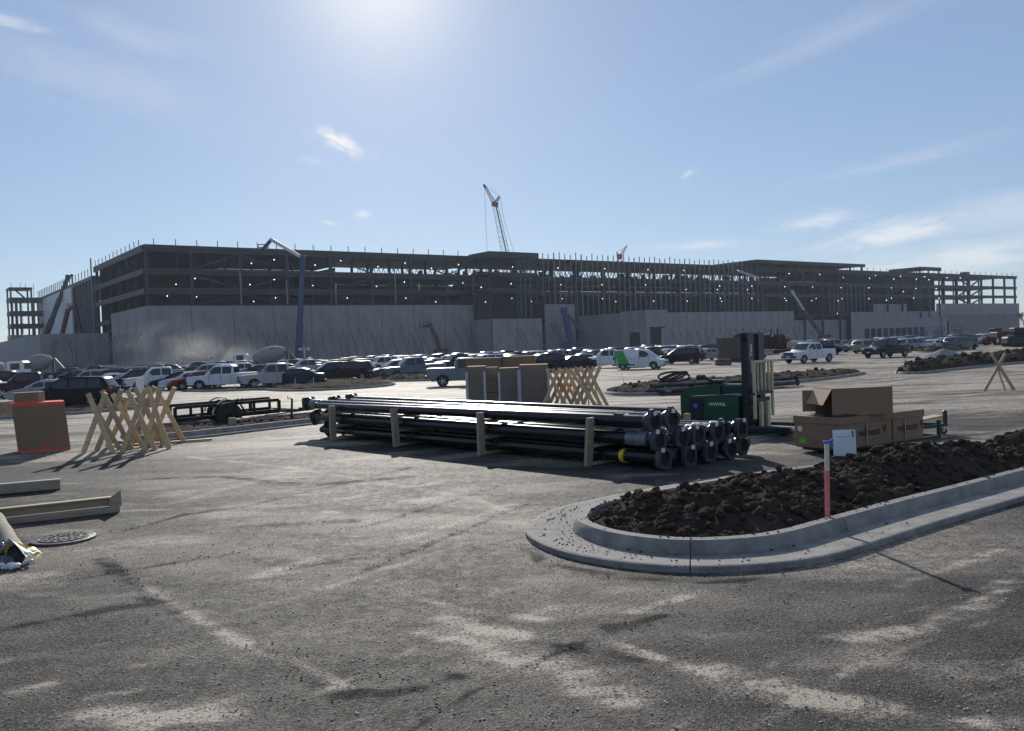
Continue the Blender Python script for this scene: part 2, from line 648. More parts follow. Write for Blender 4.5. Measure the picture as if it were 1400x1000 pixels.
def grid_mesh(name, X, Y, Z, mats, keep=None, smooth=True):
    ny, nx = X.shape
    me = bpy.data.meshes.new(name)
    i = np.arange(ny * nx).reshape(ny, nx)
    q = np.stack([i[:-1, :-1], i[:-1, 1:], i[1:, 1:], i[1:, :-1]], -1).reshape(-1, 4)
    co = np.stack([X.ravel(), Y.ravel(), Z.ravel()], -1)
    if keep is not None:
        k = keep.ravel()
        q = q[k[q].all(1)]
        used = np.zeros(len(co), bool)
        used[q.ravel()] = True
        mp = np.cumsum(used) - 1
        co, q = co[used], mp[q]
    else:
        used = np.ones(len(co), bool)
    me.vertices.add(len(co))
    me.vertices.foreach_set('co', co.ravel())
    me.loops.add(q.size)
    me.loops.foreach_set('vertex_index', q.ravel().astype(np.int32))
    me.polygons.add(len(q))
    me.polygons.foreach_set('loop_start', np.arange(0, q.size, 4, dtype=np.int32))
    me.polygons.foreach_set('loop_total', np.full(len(q), 4, dtype=np.int32))
    if smooth:
        me.polygons.foreach_set('use_smooth', np.ones(len(q), bool))
    me.update(calc_edges=True)
    for mt in (mats if isinstance(mats, (list, tuple)) else [mats]):
        me.materials.append(mt)
    return me, used


def rough_ico():
    t = (1 + 5 ** .5) / 2
    v = np.array([(-1, t, 0), (1, t, 0), (-1, -t, 0), (1, -t, 0), (0, -1, t), (0, 1, t), (0, -1, -t), (0, 1, -t),
                  (t, 0, -1), (t, 0, 1), (-t, 0, -1), (-t, 0, 1)], float)
    v /= np.linalg.norm(v[0])
    f = np.array([(0, 11, 5), (0, 5, 1), (0, 1, 7), (0, 7, 10), (0, 10, 11), (1, 5, 9), (5, 11, 4), (11, 10, 2), (10, 7, 6),
                  (7, 1, 8), (3, 9, 4), (3, 4, 2), (3, 2, 6), (3, 6, 8), (3, 8, 9), (4, 9, 5), (2, 4, 11), (6, 2, 10), (8, 6, 7), (9, 8, 1)])
    return v, f


ICO_V, ICO_F = rough_ico()


def rocks_mesh(name, P, R, mats, squash=.75):
    """Many small rough stones at points P with radii R, joined into one mesh of triangles."""
    n = len(P)
    jit = 1 + .75 * (rng.random((n, 12, 1)) - .5)
    ang = rng.random(n) * 2 * pi
    v = ICO_V[None] * jit * R[:, None, None]
    v[:, :, 2] *= squash
    c, s = np.cos(ang)[:, None], np.sin(ang)[:, None]
    v = np.stack([v[:, :, 0] * c - v[:, :, 1] * s, v[:, :, 0] * s + v[:, :, 1] * c, v[:, :, 2]], -1) + P[:, None]
    f = (ICO_F[None] + (np.arange(n) * 12)[:, None, None]).reshape(-1, 3)
    me = bpy.data.meshes.new(name)
    me.vertices.add(n * 12)
    me.vertices.foreach_set('co', v.ravel())
    me.loops.add(f.size)
    me.loops.foreach_set('vertex_index', f.ravel().astype(np.int32))
    me.polygons.add(len(f))
    me.polygons.foreach_set('loop_start', np.arange(0, f.size, 3, dtype=np.int32))
    me.polygons.foreach_set('loop_total', np.full(len(f), 3, dtype=np.int32))
    me.update(calc_edges=True)
    for mt in (mats if isinstance(mats, (list, tuple)) else [mats]):
        me.materials.append(mt)
    return me


# ------------------------------------------------------------------ ground
def build_ground():
    ys = np.concatenate([np.array([-400., -60, -10, 0]), np.linspace(8, 60, 40), np.array([90., 140, 200, 300, 500, 900, 1600, 4000])])
    xs = np.array([-4000., -1500, -600, -300, -150, -60, -20, 0, 20, 60, 150, 300, 600, 1500, 4000])
    X, Y = np.meshgrid(xs, ys)
    me, _ = grid_mesh('ground', X, Y, gz_np(Y) - .012, M_dirt)
    tag(link(bpy.data.objects.new('ground', me)), kind='structure')
    # the paved lot
    rows = np.concatenate([np.array([-25., -8, 0, 1.5]), np.geomspace(2.2, 22, 420), np.geomspace(22.3, 150, 150)])
    half = np.maximum(7.5, np.abs(rows) * .95)
    u = np.linspace(-1, 1, 600)
    X = u[None] * half[:, None]
    Y = np.repeat(rows[:, None], len(u), 1)
    Z = gz_np(Y) + .012 * (fbm(X * .35, Y * .35, 2) - .5) * np.clip((Y - 3) / 4, 0, 1)
    dust = np.zeros(X.shape)
    n1 = fbm(X * .22 + Y * .10, Y * .42 - X * .12, 5, 6, .55)
    dust += np.clip((n1 - .50) * 2.6, -.12, .6)
    n2 = fbm(X * .9, Y * 1.7, 9, 5, .6)
    dust += np.clip((n2 - .57) * 3.0, 0, .5)
    n3 = fbm((X * .8 + Y * .6) * .25, (Y * .8 - X * .6) * 1.6, 21, 5, .6)
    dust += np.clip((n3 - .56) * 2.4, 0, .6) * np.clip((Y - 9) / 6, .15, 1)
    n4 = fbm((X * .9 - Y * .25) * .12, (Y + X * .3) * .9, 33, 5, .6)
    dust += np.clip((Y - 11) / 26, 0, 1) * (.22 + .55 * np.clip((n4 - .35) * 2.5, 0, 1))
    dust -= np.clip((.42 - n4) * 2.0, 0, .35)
    strokes = [  # dust and tyre streaks; pale ones also paint the gleam of backlit gravel
        ([(190, 800), (300, 862), (470, 942)], .075, .75), ([(358, 786), (432, 764)], .16, .6), ([(550, 815), (642, 835), (745, 848)], .05, .8),
        ([(612, 846), (705, 872)], .13, .9), ([(582, 862), (690, 892)], .10, .6), ([(110, 980), (312, 973)], .13, .85), ([(200, 985), (260, 992)], .2, .6),
        ([(18, 946), (72, 935)], .07, .5), ([(130, 916), (192, 908)], .08, .5), ([(128, 953), (188, 944)], .06, .6),
        ([(820, 872), (900, 900), (962, 918)], .06, .7), ([(712, 902), (852, 950)], .20, .75), ([(980, 920), (1100, 950), (1215, 976)], .14, .75),
        ([(865, 838), (962, 808)], .06, .55), ([(1168, 872), (1262, 860), (1392, 800)], .11, .5), ([(1060, 938), (1180, 972), (1350, 990)], .07, .6),
        ([(960, 870), (1010, 868)], .05, .3), ([(450, 700), (560, 690), (640, 668)], .16, .4), ([(500, 740), (690, 735)], .12, .3), ([(230, 690), (420, 640)], .12, .35),
        ([(300, 660), (520, 645)], .10, .35), ([(560, 735), (700, 690)], .08, .4), ([(1230, 800), (1390, 745)], .05, .3),
        ([(430, 1010), (620, 925), (800, 862), (900, 838)], .03, .2), ([(330, 1000), (560, 890), (760, 830)], .03, .2), ([(0, 905), (200, 870), (420, 812), (640, 742)], .04, .3),
        ([(900, 1010), (1100, 880), (1390, 790)], .035, .22), ([(1010, 1010), (1180, 905), (1399, 835)], .03, .2), ([(140, 700), (420, 690), (600, 660)], .07, .4), ([(260, 625), (400, 640), (640, 680), (700, 700)], .07, .45),
        ([(60, 800), (300, 760), (520, 715), (700, 660)], .03, -.5), ([(560, 1000), (640, 950), (790, 880), (910, 842)], .03, -.6),
        ([(108, 737), (190, 722), (252, 704)], .035, -1.1), ([(252, 704), (330, 694), (560, 640)], .035, -.6), ([(200, 655), (300, 652), (420, 664), (560, 652)], .13, -.75),
        ([(0, 862), (140, 835), (232, 822)], .07, -.7), ([(140, 765), (215, 826), (240, 838)], .07, -.8), ([(468, 947), (540, 951), (622, 926)], .07, -1.0),
        ([(350, 882), (442, 936)], .05, -.9), ([(828, 858), (905, 842)], .05, -1.0), ([(330, 720), (480, 712)], .1, -.5), ([(500, 780), (720, 690)], .03, -.5),
        ([(715, 745), (740, 768), (850, 790), (960, 797), (1080, 790)], .06, -.7), ([(390, 780), (470, 765), (540, 762)], .04, -.5), ([(740, 880), (880, 905)], .05, -.4)]
    dust -= .03
    brk = .25 + 1.9 * np.clip((fbm(X * 4.5, Y * 9, 50, 4, .6) - .32) * 2.2, 0, 1)
    wob = .11 * (fbm(X * 3, Y * 3, 61, 5, .6) - .5)
    for pts, w, st in strokes:
        W = [G(*p) for p in pts]
        dd = np.abs(seg_dist(X, Y, W) + wob)
        dust += st * (1.15 if st > 0 else 1.1) * np.exp(-(dd / (w * .8)) ** 2) * brk
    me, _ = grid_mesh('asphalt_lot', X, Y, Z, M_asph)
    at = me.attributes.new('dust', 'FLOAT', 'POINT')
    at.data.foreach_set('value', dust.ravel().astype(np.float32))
    tag(link(bpy.data.objects.new('asphalt_lot', me)), kind='structure')
    # loose grit on the paving near the camera
    n = 24000
    y = 3.0 * (16 / 3.0) ** rng.random(n)
    x = (rng.random(n) * 2 - 1) * y * .75
    k = fbm(x * .8, y * .8, 77) + .25 * rng.random(n) > .52
    x, y = x[k], y[k]
    r = .0016 + .006 * rng.random(len(x)) ** 5
    P = np.stack([x, y, np.full(len(x), .004)], -1)
    tag(link(bpy.data.objects.new('gravel', rocks_mesh('grit', P, r, M_gritl, .45))), kind='stuff')
    pts = []
    for q, w, st in strokes:
        W = [G(*p) for p in q]
        if st > -.45:
            continue
        for a, b in zip(W[:-1], W[1:]):
            for _ in range(int((b - a).length * 60)):
                c = a.lerp(b, random.random())
                pts.append((c.x + random.gauss(0, w * 1.6), c.y + random.gauss(0, w * 2.0)))
    for _ in range(260):
        yy = 3.2 * (20 / 3.2) ** random.random()
        pts.append(((random.random() * 2 - 1) * yy * .7, yy))
    P = np.array([(x, y, gz(y) + .008) for x, y in pts])
    r = (.0022 + .007 * rng.random(len(P)) ** 4) * np.where(P[:, 1] > 9, .75, 1)
    tag(link(bpy.data.objects.new('gravel', rocks_mesh('asphalt_crumbs', P, r, M_gritd, .55))), kind='stuff')


M_gritl = mat('pale_grit', (.46, .43, .38), .9, var=.3, scale=2)
M_gritm = mat('mixed_grit', (.03, .03, .03), .9, col2=(.30, .28, .25), scale=30)
M_gritd = mat('asphalt_crumb', (.03, .03, .03), .8, var=.3, scale=2)
build_ground()


# ------------------------------------------------------------------ kerbed planting islands
def chaikin(pts, it=2):
    for _ in range(it):
        out = []
        n = len(pts)
        for i in range(n):
            a, b = Vector(pts[i][:2]), Vector(pts[(i + 1) % n][:2])
            out += [a * .75 + b * .25, a * .25 + b * .75]
        pts = out
    return pts


def resample(pts, step):
    n = len(pts)
    out = []
    acc = 0.0
    for i in range(n):
        a, b = pts[i], pts[(i + 1) % n]
        L = (b - a).length
        while acc < L:
            out.append(a.lerp(b, acc / L))
            acc += step
        acc -= L
    return out


def inset(pts, d):
    n = len(pts)
    area = sum(pts[i].x * pts[(i + 1) % n].y - pts[(i + 1) % n].x * pts[i].y for i in range(n))
    sg = 1 if area > 0 else -1
    out = []
    for i in range(n):
        t = (pts[(i + 1) % n] - pts[i - 1]).normalized()
        out.append(pts[i] + Vector((-t.y, t.x)) * (d * sg))
    return out


def inside(X, Y, poly):
    c = np.zeros(X.shape, bool)
    n = len(poly)
    for i in range(n):
        x0, y0, x1, y1 = poly[i].x, poly[i].y, poly[(i + 1) % n].x, poly[(i + 1) % n].y
        k = ((y0 > Y) != (y1 > Y))
        xx = (x1 - x0) * (Y - y0) / (y1 - y0 + 1e-12) + x0
        c ^= k & (X < xx)
    return c


def island(outer, gutter, step, hmax, cell, clods, sections=0, seed=0, hfun=None, ramp=1.0, rock=(.02, .09), kt=.15):
    pts = resample(chaikin([Vector(p[:2]) for p in outer], 3), step)
    prof = []
    if gutter:
        prof += [(0, -.03), (0.0, .040), (.012, .048), (.05, .048), (gutter, .026)]
    prof += [(gutter, -.02 if not gutter else .026), (gutter + .02, kt - .03), (gutter + .045, kt), (gutter + .135, kt + .002), (gutter + .15, kt - .015), (gutter + .155, 0)]
    rings = [[(p.x, p.y, gz(p.y) + h) for p in inset(pts, d)] for d, h in prof]
    n = len(pts)

    def strip(i0, i1, gap):
        mb = MB()
        vs, fs = [], []
        idx = list(range(i0, i1 + 1))
        for r in rings:
            for j, i in enumerate(idx):
                a = Vector(r[i % n])
                if gap and j == 0:
                    a = a.lerp(Vector(r[(i + 1) % n]), gap)
                vs.append(a)
        m = len(idx)
        for k in range(len(rings) - 1):
            for j in range(m - 1):
                fs.append((k * m + j, k * m + j + 1, (k + 1) * m + j + 1, (k + 1) * m + j))
        fs.append(tuple(k * m for k in range(len(rings))))
        fs.append(tuple(k * m + m - 1 for k in range(len(rings)))[::-1])
        return mb.add(vs, fs)
    if sections:
        root = empty('kerb', kind='structure')
        i = 0
        while i < n:
            j = min(i + sections, n)
            strip(i, j, .011 / step).build('kerb_section', M_conc, root, smooth=35)
            i = j
    else:
        tag(strip(0, n, 0).build('kerb', M_conc, smooth=35), kind='structure')
    inner = inset(pts, gutter + .12)
    xs = np.array([p.x for p in inner])
    yy = np.array([p.y for p in inner])
    X, Y = np.meshgrid(np.arange(xs.min(), xs.max() + cell, cell), np.arange(yy.min(), yy.max() + cell, cell))
    ins = inside(X, Y, inner)
    dist = seg_dist(X, Y, inner[::2], True) * np.where(ins, 1, -1)
    H = hfun(X, Y) if hfun else hmax
    t = np.clip(dist / ramp, 0, 1)
    base = (.03 if sections else .05) + H * (1 - (1 - t) ** 2)
    lump = (fbm(X * 1.6, Y * 1.6, seed + 3, 3) - .5) * 1.0 * H + (fbm(X * 4, Y * 4, seed + 8, 3, .55) - .5) * .15 * np.minimum(1, H / .25)
    fine = (fbm(X * 11, Y * 11, seed + 12, 4, .75) - .5) * .105 * (.6 + .9 * fbm(X * 1.3, Y * 1.3, seed + 15, 2))
    big = np.zeros(X.shape)
    if sections:
        r2 = np.random.default_rng(5)
        for _ in range(150):
            j = r2.integers(0, X.size)
            cx, cy, rr = X.flat[j], Y.flat[j], .05 + .17 * r2.random() ** 3
            q = np.hypot(X - cx + .35 * rr * (fbm(X * 6, Y * 6, 44, 2) - .5), (Y - cy) * (.8 + .5 * r2.random())) / rr
            big += rr * .62 * np.sqrt(np.clip(1 - q ** 3, 0, 1))
    lump = lump + np.minimum(big, .16)
    Z = gz_np(Y) + base + (lump + fine) * np.clip(dist / .35, .12, 1)
    me, _ = grid_mesh('soil', X, Y, Z, M_soil, keep=ins)
    tag(link(bpy.data.objects.new('soil', me)), kind='stuff')
    if clods:
        k = np.argwhere(ins & (dist > .06))
        k = k[rng.integers(0, len(k), clods)]
        P = np.stack([X[k[:, 0], k[:, 1]], Y[k[:, 0], k[:, 1]], Z[k[:, 0], k[:, 1]]], -1)
        R = rock[0] + (rock[1] - rock[0]) * rng.random(clods) ** 7
        P[:, 0] += (rng.random(clods) - .5) * cell
        P[:, 2] += R * .2
        tag(link(bpy.data.objects.new('soil', rocks_mesh('soil_clods', P, R, M_soil, .8))), kind='stuff')
    return pts


def build_islands():
    front = [G(*p) for p in [(1300, 715), (1200, 748), (1140, 768), (1060, 780), (950, 785), (850, 778), (765, 762), (722, 742), (716, 728), (740, 706), (800, 690)]]
    main = [Vector((16, 17.0)), G(1400, 686)] + front + [Vector((2.2, 10.35)), Vector((4.7, 11.55)), Vector((8.0, 13.55)), Vector((17, 19.3))]
    island(main, .42, .12, .2, .024, 11000, sections=17, seed=1, rock=(.004, .058),
           kt=.135, hfun=lambda X, Y: .25 + .07 * np.clip((X - 1.0) / 4.5, 0, 1), ramp=1.15)
    # crumbs of stone lying in the gutter round the nose
    pts = resample(chaikin([Vector(p[:2]) for p in main], 3), .02)
    g = []
    for p in inset(pts, .14):
        if p.x < 3.4 and random.random() < .8:
            for _ in range(random.choice((2, 4, 6)) if p.x < .9 else random.choice((0, 1, 3))):
                q = p + Vector((random.uniform(-.14, .26), random.uniform(-.14, .26)))
                g.append((q.x, q.y, .046))
    P = np.array(g)
    tag(link(bpy.data.objects.new('gravel', rocks_mesh('gutter_gravel', P, .0025 + .009 * rng.random(len(P)) ** 4, M_gritm))), kind='stuff')

    g = []
    for d, h, k in ((.50, .137, .5), (.545, .137, .9), (.565, .13, 1.2), (.40, .032, .25), (.30, .03, .1)):
        for p in inset(pts, d):
            if random.random() < .16 * k * (.3 + 1.4 * vnoise(p.x * 2.2, p.y * 2.2, 3)):
                g.append((p.x + random.uniform(-.02, .02), p.y + random.uniform(-.02, .02), h))
    P = np.array(g)
    tag(link(bpy.data.objects.new('soil', rocks_mesh('spilled_soil', P, .003 + .016 * rng.random(len(P)) ** 3, M_soil, .6))), kind='stuff')

    def px(l):
        return [G(*p) for p in l]
    island(px([(1215, 511), (1240, 504), (1300, 496), (1400, 486), (1500, 476), (1500, 487), (1400, 497), (1320, 505), (1250, 513)]), 0, .5, .55, .14, 1500, seed=20, rock=(.05, .3), ramp=1.6)
    island(px([(814, 539), (850, 529), (1000, 520), (1120, 511), (1180, 508), (1185, 514), (1000, 533), (870, 543)]), 0, .4, .24, .12, 900, seed=30, rock=(.03, .16), ramp=1.3)
    island(px([(150, 610), (245, 603), (330, 593), (430, 581), (560, 567), (560, 556), (420, 569), (330, 578), (220, 586), (150, 593)]), .25, .2, .05, .08, 500, seed=40, rock=(.015, .07), ramp=.8)
    island(px([(345, 533), (400, 537), (530, 530), (548, 524), (470, 518), (360, 525)]), 0, .4, .22, .10, 250, seed=50, rock=(.02, .10), ramp=1.5)
    island(px([(480, 523), (600, 522), (650, 516), (600, 509), (510, 513)]), 0, .4, .42, .12, 200, seed=60, rock=(.02, .10), ramp=2.6)
    island(px([(-80, 578), (60, 571), (225, 556), (238, 549), (150, 546), (-80, 558)]), 0, .3, .16, .12, 500, seed=70, rock=(.015, .07), ramp=1.0)
    island(px([(1235, 483), (1300, 482), (1340, 478), (1300, 474), (1240, 477)]), 0, .6, .5, .25, 400, seed=80, rock=(.06, .3), ramp=2.0)
    island(px([(255, 537), (330, 535), (400, 531), (398, 529), (320, 531), (255, 533)]), 0, .4, .10, .2, 0, seed=85, ramp=1.0)
    # the cone of grey gravel
    c = G(1290, 491)
    r = np.linspace(0, 1, 26)
    t = np.linspace(0, 2 * pi, 60)
    Rr, T = np.meshgrid(r, t)
    X, Y = c.x + Rr * 3.3 * np.cos(T), c.y + Rr * 2.2 * np.sin(T)
    Z = gz(c.y) + .95 * (1 - Rr) ** 1.15 * (1 + .25 * (fbm(X * .8, Y * .8, 91) - .5)) + .08 * (fbm(X * 3, Y * 3, 92) - .5) * (1 - Rr)
    me, _ = grid_mesh('gravel_heap', X, Y, Z, M_gravel)
    o = tag(link(bpy.data.objects.new('gravel_heap', me)), 'low cone of blue-grey gravel heaped on the paving beyond the soil bank', 'gravel heap')
    o['kind'] = 'stuff'


build_islands()

# ------------------------------------------------------------------ the steel-framed building
BA = atY(204, 505, 190)
BA.z = -.95
BROT = radians(36)
BU, BV = Vector((cos(BROT), sin(BROT), 0)), Vector((-sin(BROT), cos(BROT), 0))


def bp(px, py, t=0.0):
    """(s, z above the base) where a pixel's ray meets the plane t metres behind the front."""
    d = ray(px, py)
    o = CPOS - BA - BV * t
    k = -o.dot(BV) / d.dot(BV)
    p = o + d * k
    return p.dot(BU), p.z


def bq(px, py, s=0.0):
    d = ray(px, py)
    o = CPOS - BA - BU * s
    k = -o.dot(BU) / d.dot(BU)
    p = o + d * k
    return p.dot(BV), p.z


def bw(s, t, z):
    return BA + BU * s + BV * t + Vector((0, 0, z + .95))


ROOF, F2, F1, WTOP = 27.3, 22.2, 17.9, 14.0      # heights above the base


def build_building():
    root = empty('distribution_building', BA, BROT, 'huge unfinished steel-framed building with grey concrete base walls behind the car park', 'building')

    def part(name, m, s0, s1, t0, t1, z0, z1):
        return MB().span(s0, s1, t0, t1, z0, z1).build(name, m, root)
    D, DM = 44.0, 27.5
    # roof and floors along the front
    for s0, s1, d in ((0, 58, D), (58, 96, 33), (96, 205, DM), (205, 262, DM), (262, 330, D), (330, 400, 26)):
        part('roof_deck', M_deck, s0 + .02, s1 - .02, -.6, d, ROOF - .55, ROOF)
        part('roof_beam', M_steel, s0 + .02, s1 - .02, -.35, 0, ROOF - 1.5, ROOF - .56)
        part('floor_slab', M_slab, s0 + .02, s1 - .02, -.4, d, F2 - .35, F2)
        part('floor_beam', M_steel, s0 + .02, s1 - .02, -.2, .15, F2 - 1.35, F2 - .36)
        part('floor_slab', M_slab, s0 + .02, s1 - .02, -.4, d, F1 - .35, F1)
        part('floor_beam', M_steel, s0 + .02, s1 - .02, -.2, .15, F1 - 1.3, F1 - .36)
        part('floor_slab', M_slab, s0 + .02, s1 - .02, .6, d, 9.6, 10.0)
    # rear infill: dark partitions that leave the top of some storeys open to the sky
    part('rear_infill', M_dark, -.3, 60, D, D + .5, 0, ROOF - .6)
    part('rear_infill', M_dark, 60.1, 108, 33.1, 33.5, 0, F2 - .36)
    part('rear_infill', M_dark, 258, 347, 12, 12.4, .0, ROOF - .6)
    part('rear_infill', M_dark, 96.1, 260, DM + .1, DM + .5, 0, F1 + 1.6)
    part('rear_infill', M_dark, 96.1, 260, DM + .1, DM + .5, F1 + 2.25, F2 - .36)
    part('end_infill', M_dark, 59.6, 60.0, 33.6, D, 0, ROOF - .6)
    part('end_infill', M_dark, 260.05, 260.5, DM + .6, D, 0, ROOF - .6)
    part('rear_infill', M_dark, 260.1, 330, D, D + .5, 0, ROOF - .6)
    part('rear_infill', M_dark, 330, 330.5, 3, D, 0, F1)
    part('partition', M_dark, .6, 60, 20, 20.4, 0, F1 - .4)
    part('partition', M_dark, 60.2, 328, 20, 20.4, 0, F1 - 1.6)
    # columns
    cols = {}

    def column(s, t, z0, z1, w=.5):
        k = (round(z0, 2), round(z1, 2), w)
        if k not in cols:
            mb = MB()
            mb.span(-w / 2, w / 2, -w * .5, -w * .38, z0, z1)
            mb.span(-w / 2, w / 2, w * .38, w * .5, z0, z1)
            mb.span(-w * .07, w * .07, -w * .377, w * .377, z0, z1)
            cols[k] = mb.mesh('column', M_steel)
        inst('column', cols[k], root, Matrix.Translation((s, t, 0)))
    bays = [.4] + [9.9 + 11.15 * i for i in range(35)]
    for s in bays:
        if s > 399:
            continue
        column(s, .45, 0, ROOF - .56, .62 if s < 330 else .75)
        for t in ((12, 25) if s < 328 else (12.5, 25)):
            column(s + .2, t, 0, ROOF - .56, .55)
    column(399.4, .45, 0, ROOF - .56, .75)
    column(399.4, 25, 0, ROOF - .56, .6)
    # diagonal bracing in some bays, storey by storey
    lev = [(WTOP, F1 - 1.3), (F1, F2 - 1.35), (F2, ROOF - 1.5)]
    for i, s in enumerate(bays[:-1]):
        s1 = bays[i + 1]
        if i in (1, 2, 4, 6, 7) or i in (17, 24, 26):
            for j, (a, b) in enumerate(lev):
                p, q = (s, s1) if (i + j) % 2 else (s1, s)
                MB().beam((p, .5, a), (q, .5, b), .3, .3).build('diagonal_brace', M_steel, root)
        if i in (31, 32):
            for j, (a, b) in enumerate(lev):
                p, q = (s, s1) if (i + j) % 2 == 0 else (s1, s)
                if i == 32:
                    p, q = s + 2, s1
                    if j != 1:
                        p, q = s1, s + 2
                        a, b = b, a
                    MB().beam((p, .5, a), (q, .5, b), .5, .5).build('diagonal_brace', M_steel, root)
                else:
                    MB().beam((p + (2 if p == s else 0), .5, a), (q, .5, b), .5, .5).build('diagonal_brace', M_steel, root)
    # open-web joists under the roof, one truss a bay
    for i, s in enumerate(bays):
        if s < 62 or s > 262:
            continue
        for t in (31.5,) if s < 90 else (26.6,):
            mb = MB()
            n = 7
            mb.span(s, s + 11.1, t - .1, t + .1, ROOF - 2.9, ROOF - 2.65)
            for j in range(n):
                a, b = s + 11.1 * j / n, s + 11.1 * (j + .5) / n
                c = s + 11.1 * (j + 1) / n
                mb.beam((a, t, ROOF - 2.7), (b, t, ROOF - .6), .12, .16)
                mb.beam((b, t, ROOF - .6), (c, t, ROOF - 2.7), .12, .16)
                if random.random() < .3:
                    mb.span(a, c - .1, t + .12, t + .3, F2 + .0, ROOF - .6 - random.random() * 2.5)
            mb.build('roof_truss', M_steel, root)
    # clutter standing on the top storey that breaks the strip of daylight
    for k in range(46):
        s = 96 + k * 3.55 + random.uniform(-1, 1)
        w = random.uniform(.3, 2.0)
        h = random.choice((.8, 1.2, 2.2, 3.2, 4.0))
        part('duct_section', M_steel, s, s + w, DM - 2.6, DM - 1.2, F2, F2 + h)
        if k % 2:
            part('duct_section', M_steel, s, s + w * 1.4, DM - 1.1, DM - .2, F1, F1 + random.choice((2.0, 2.9)))
    # roof edge posts
    pm = MB().span(-.07, .07, -.07, .07, 0, 1.35).mesh('guard_post', M_steel)
    s = 2.0
    while s < 398:
        if not (84 < s < 205):
            o = inst('guard_post', pm, root, Matrix.Translation((s, -.3, ROOF + .012)))
        s += 4.6 if s < 330 else 5.2
    t = 3
    while t < 50:
        inst('guard_post', pm, root, Matrix.Translation((-.3, t, ROOF + .012)))
        t += 4.2
    # the stud wall of the middle section
    sm = MB().span(-.075, .075, -.12, .12, 0, 1).mesh('wall_stud', M_stud)
    k = 0
    s = 108.6
    while s < 206:
        thick = 1.9 if k % 5 == 2 else 1.0
        z0 = WTOP + .02 if s < 119 else 8.0
        z1 = ROOF + random.uniform(1.5, 2.1) - (.3 if k % 3 else 0)
        inst('wall_stud', sm, root, Matrix.Translation((s, -.95, z0)) @ Matrix.Diagonal((thick, 1, z1 - z0, 1)))
        s += 2.05 + .012 * (s - 108) * .4
        k += 1
    for s, z1 in [(31.5, 20), (60.5, 23.5), (44, 19.5), (20.5, 22.5), (84.5, 21.5), (307, 20.0), (339, 19.5)]:
        inst('wall_stud', sm, root, Matrix.Translation((s, -.75, WTOP)) @ Matrix.Diagonal((1.5, 1, z1 - WTOP, 1)))
    # studs in the stair bay on the far side
    for k in range(9):
        s = 247 + k * 2.9
        inst('wall_stud', sm, root, Matrix.Translation((s, -.7, 11)) @ Matrix.Diagonal((.8, 1, 11, 1)))
    # projecting canopies that rise over the roof line
    f0, f1 = bp(640, 400, -10)[0], bp(737, 400, -10)[0]
    c0 = 83.6
    part('canopy_roof', M_deck, c0, f1, -10, .0 - .65, ROOF - .35, ROOF + .25)
    part('canopy_fascia', M_steel, c0 - .05, f1 + .05, -10.3, -10.02, ROOF - 1.4, ROOF + .3)
    part('canopy_fascia', M_steel, c0 - .3, c0 - .07, -10.3, -.65, ROOF - 1.3, ROOF + .28)
    for z in (F2, F1, 9.6):
        part('floor_slab', M_slab, c0 + .2, f1 - .2, -9.7, -.45, z - .35, z)
        part('floor_beam', M_steel, c0, f1, -9.98, -9.72, z - 1.25, z - .36)
    for s in (c0 + .3, c0 + 9, f1 - 7.0, f1 - .35):
        column(s, -9.4, 0, ROOF - .36, .45)
    for s in (f1 - 5.5, f1 - 4.0, f1 - 2.2):
        inst('wall_stud', sm, root, Matrix.Translation((s, -9.0, 10.2)) @ Matrix.Diagonal((1, 1, 16, 1)))
    part('rear_infill', M_dark, c0 + .3, f1 - 6, -4, -3.7, 0, F2 + .6)
    g0, g1 = bp(1015, 370, -6)[0], bp(1186, 370, -6)[0]
    zc = 29.0
    part('canopy_roof', M_deck, 197.8, g1 - 2, -6, 14, zc - .8, zc)
    part('canopy_fascia', M_steel, 197.7, g1 - 1.9, -6.3, -6.02, zc - 1.1, zc + .05)
    part('canopy_fascia', M_steel, 197.4, 197.68, -6.3, 14, zc - 1.1, zc + .05)
    for k in range(9):
        s = 198.4 + (g1 - 2.8 - 198.4) * k / 8
        column(s, -5.4, ROOF - 1.4 if k else 8, zc - .82, .5)
    h1 = bp(1286, 372, -6)[0]
    part('canopy_roof', M_deck, 303, h1, -6, 8, zc - .7, zc)
    part('canopy_fascia', M_steel, 302.95, h1 + .05, -6.3, -6.02, zc - 1.5, zc + .05)
    part('canopy_fascia', M_steel, 302.7, 302.93, -6.3, 8, zc - 1.5, zc + .05)
    for s in (303.4, 310, h1 - .4):
        column(s, -5.4, 8, zc - .72, .5)
    mb = MB()
    for k in range(14):
        mb.span(232 + k * 2.6, 233.6 + k * 2.6, 2, 2.3, zc + .03, zc + .5 + random.random() * .5)
    mb.build('roof_stockpile', M_steel, root)
    part('roof_unit', M_steel, 360.5, 363.6, 4, 7, ROOF + .01, ROOF + 1.7)

    # concrete base walls, panel by panel
    pj = {}

    def panels(s0, s1, t, z1, w, m=M_tilt, z0=-.6, axis='s', th=.28, name='wall_panel'):
        n = max(1, round((s1 - s0) / w))
        w = (s1 - s0) / n
        key = (round(w, 3), round(z1, 2), m.name, axis, z0)
        if key not in pj:
            mb = MB()
            if axis == 's':
                mb.bbox((w / 2, 0, (z0 + z1) / 2), (w - .10, th, z1 - z0), .05)
            else:
                mb.bbox((0, w / 2, (z0 + z1) / 2), (th, w - .10, z1 - z0), .05)
            pj[key] = mb.mesh(name, m)
        for k in range(n):
            o = s0 + k * w
            inst(name, pj[key], root, Matrix.Translation((o, t, 0) if axis == 's' else (t, o, 0)))
    ft = -.8
    panels(-.2, 84.2, ft, WTOP, 9.3)
    panels(84.4, 90.0, ft, 9.9, 6, M_tilt_shade)
    panels(-.62, 34.2, -.06, WTOP, 8.7, axis='t')
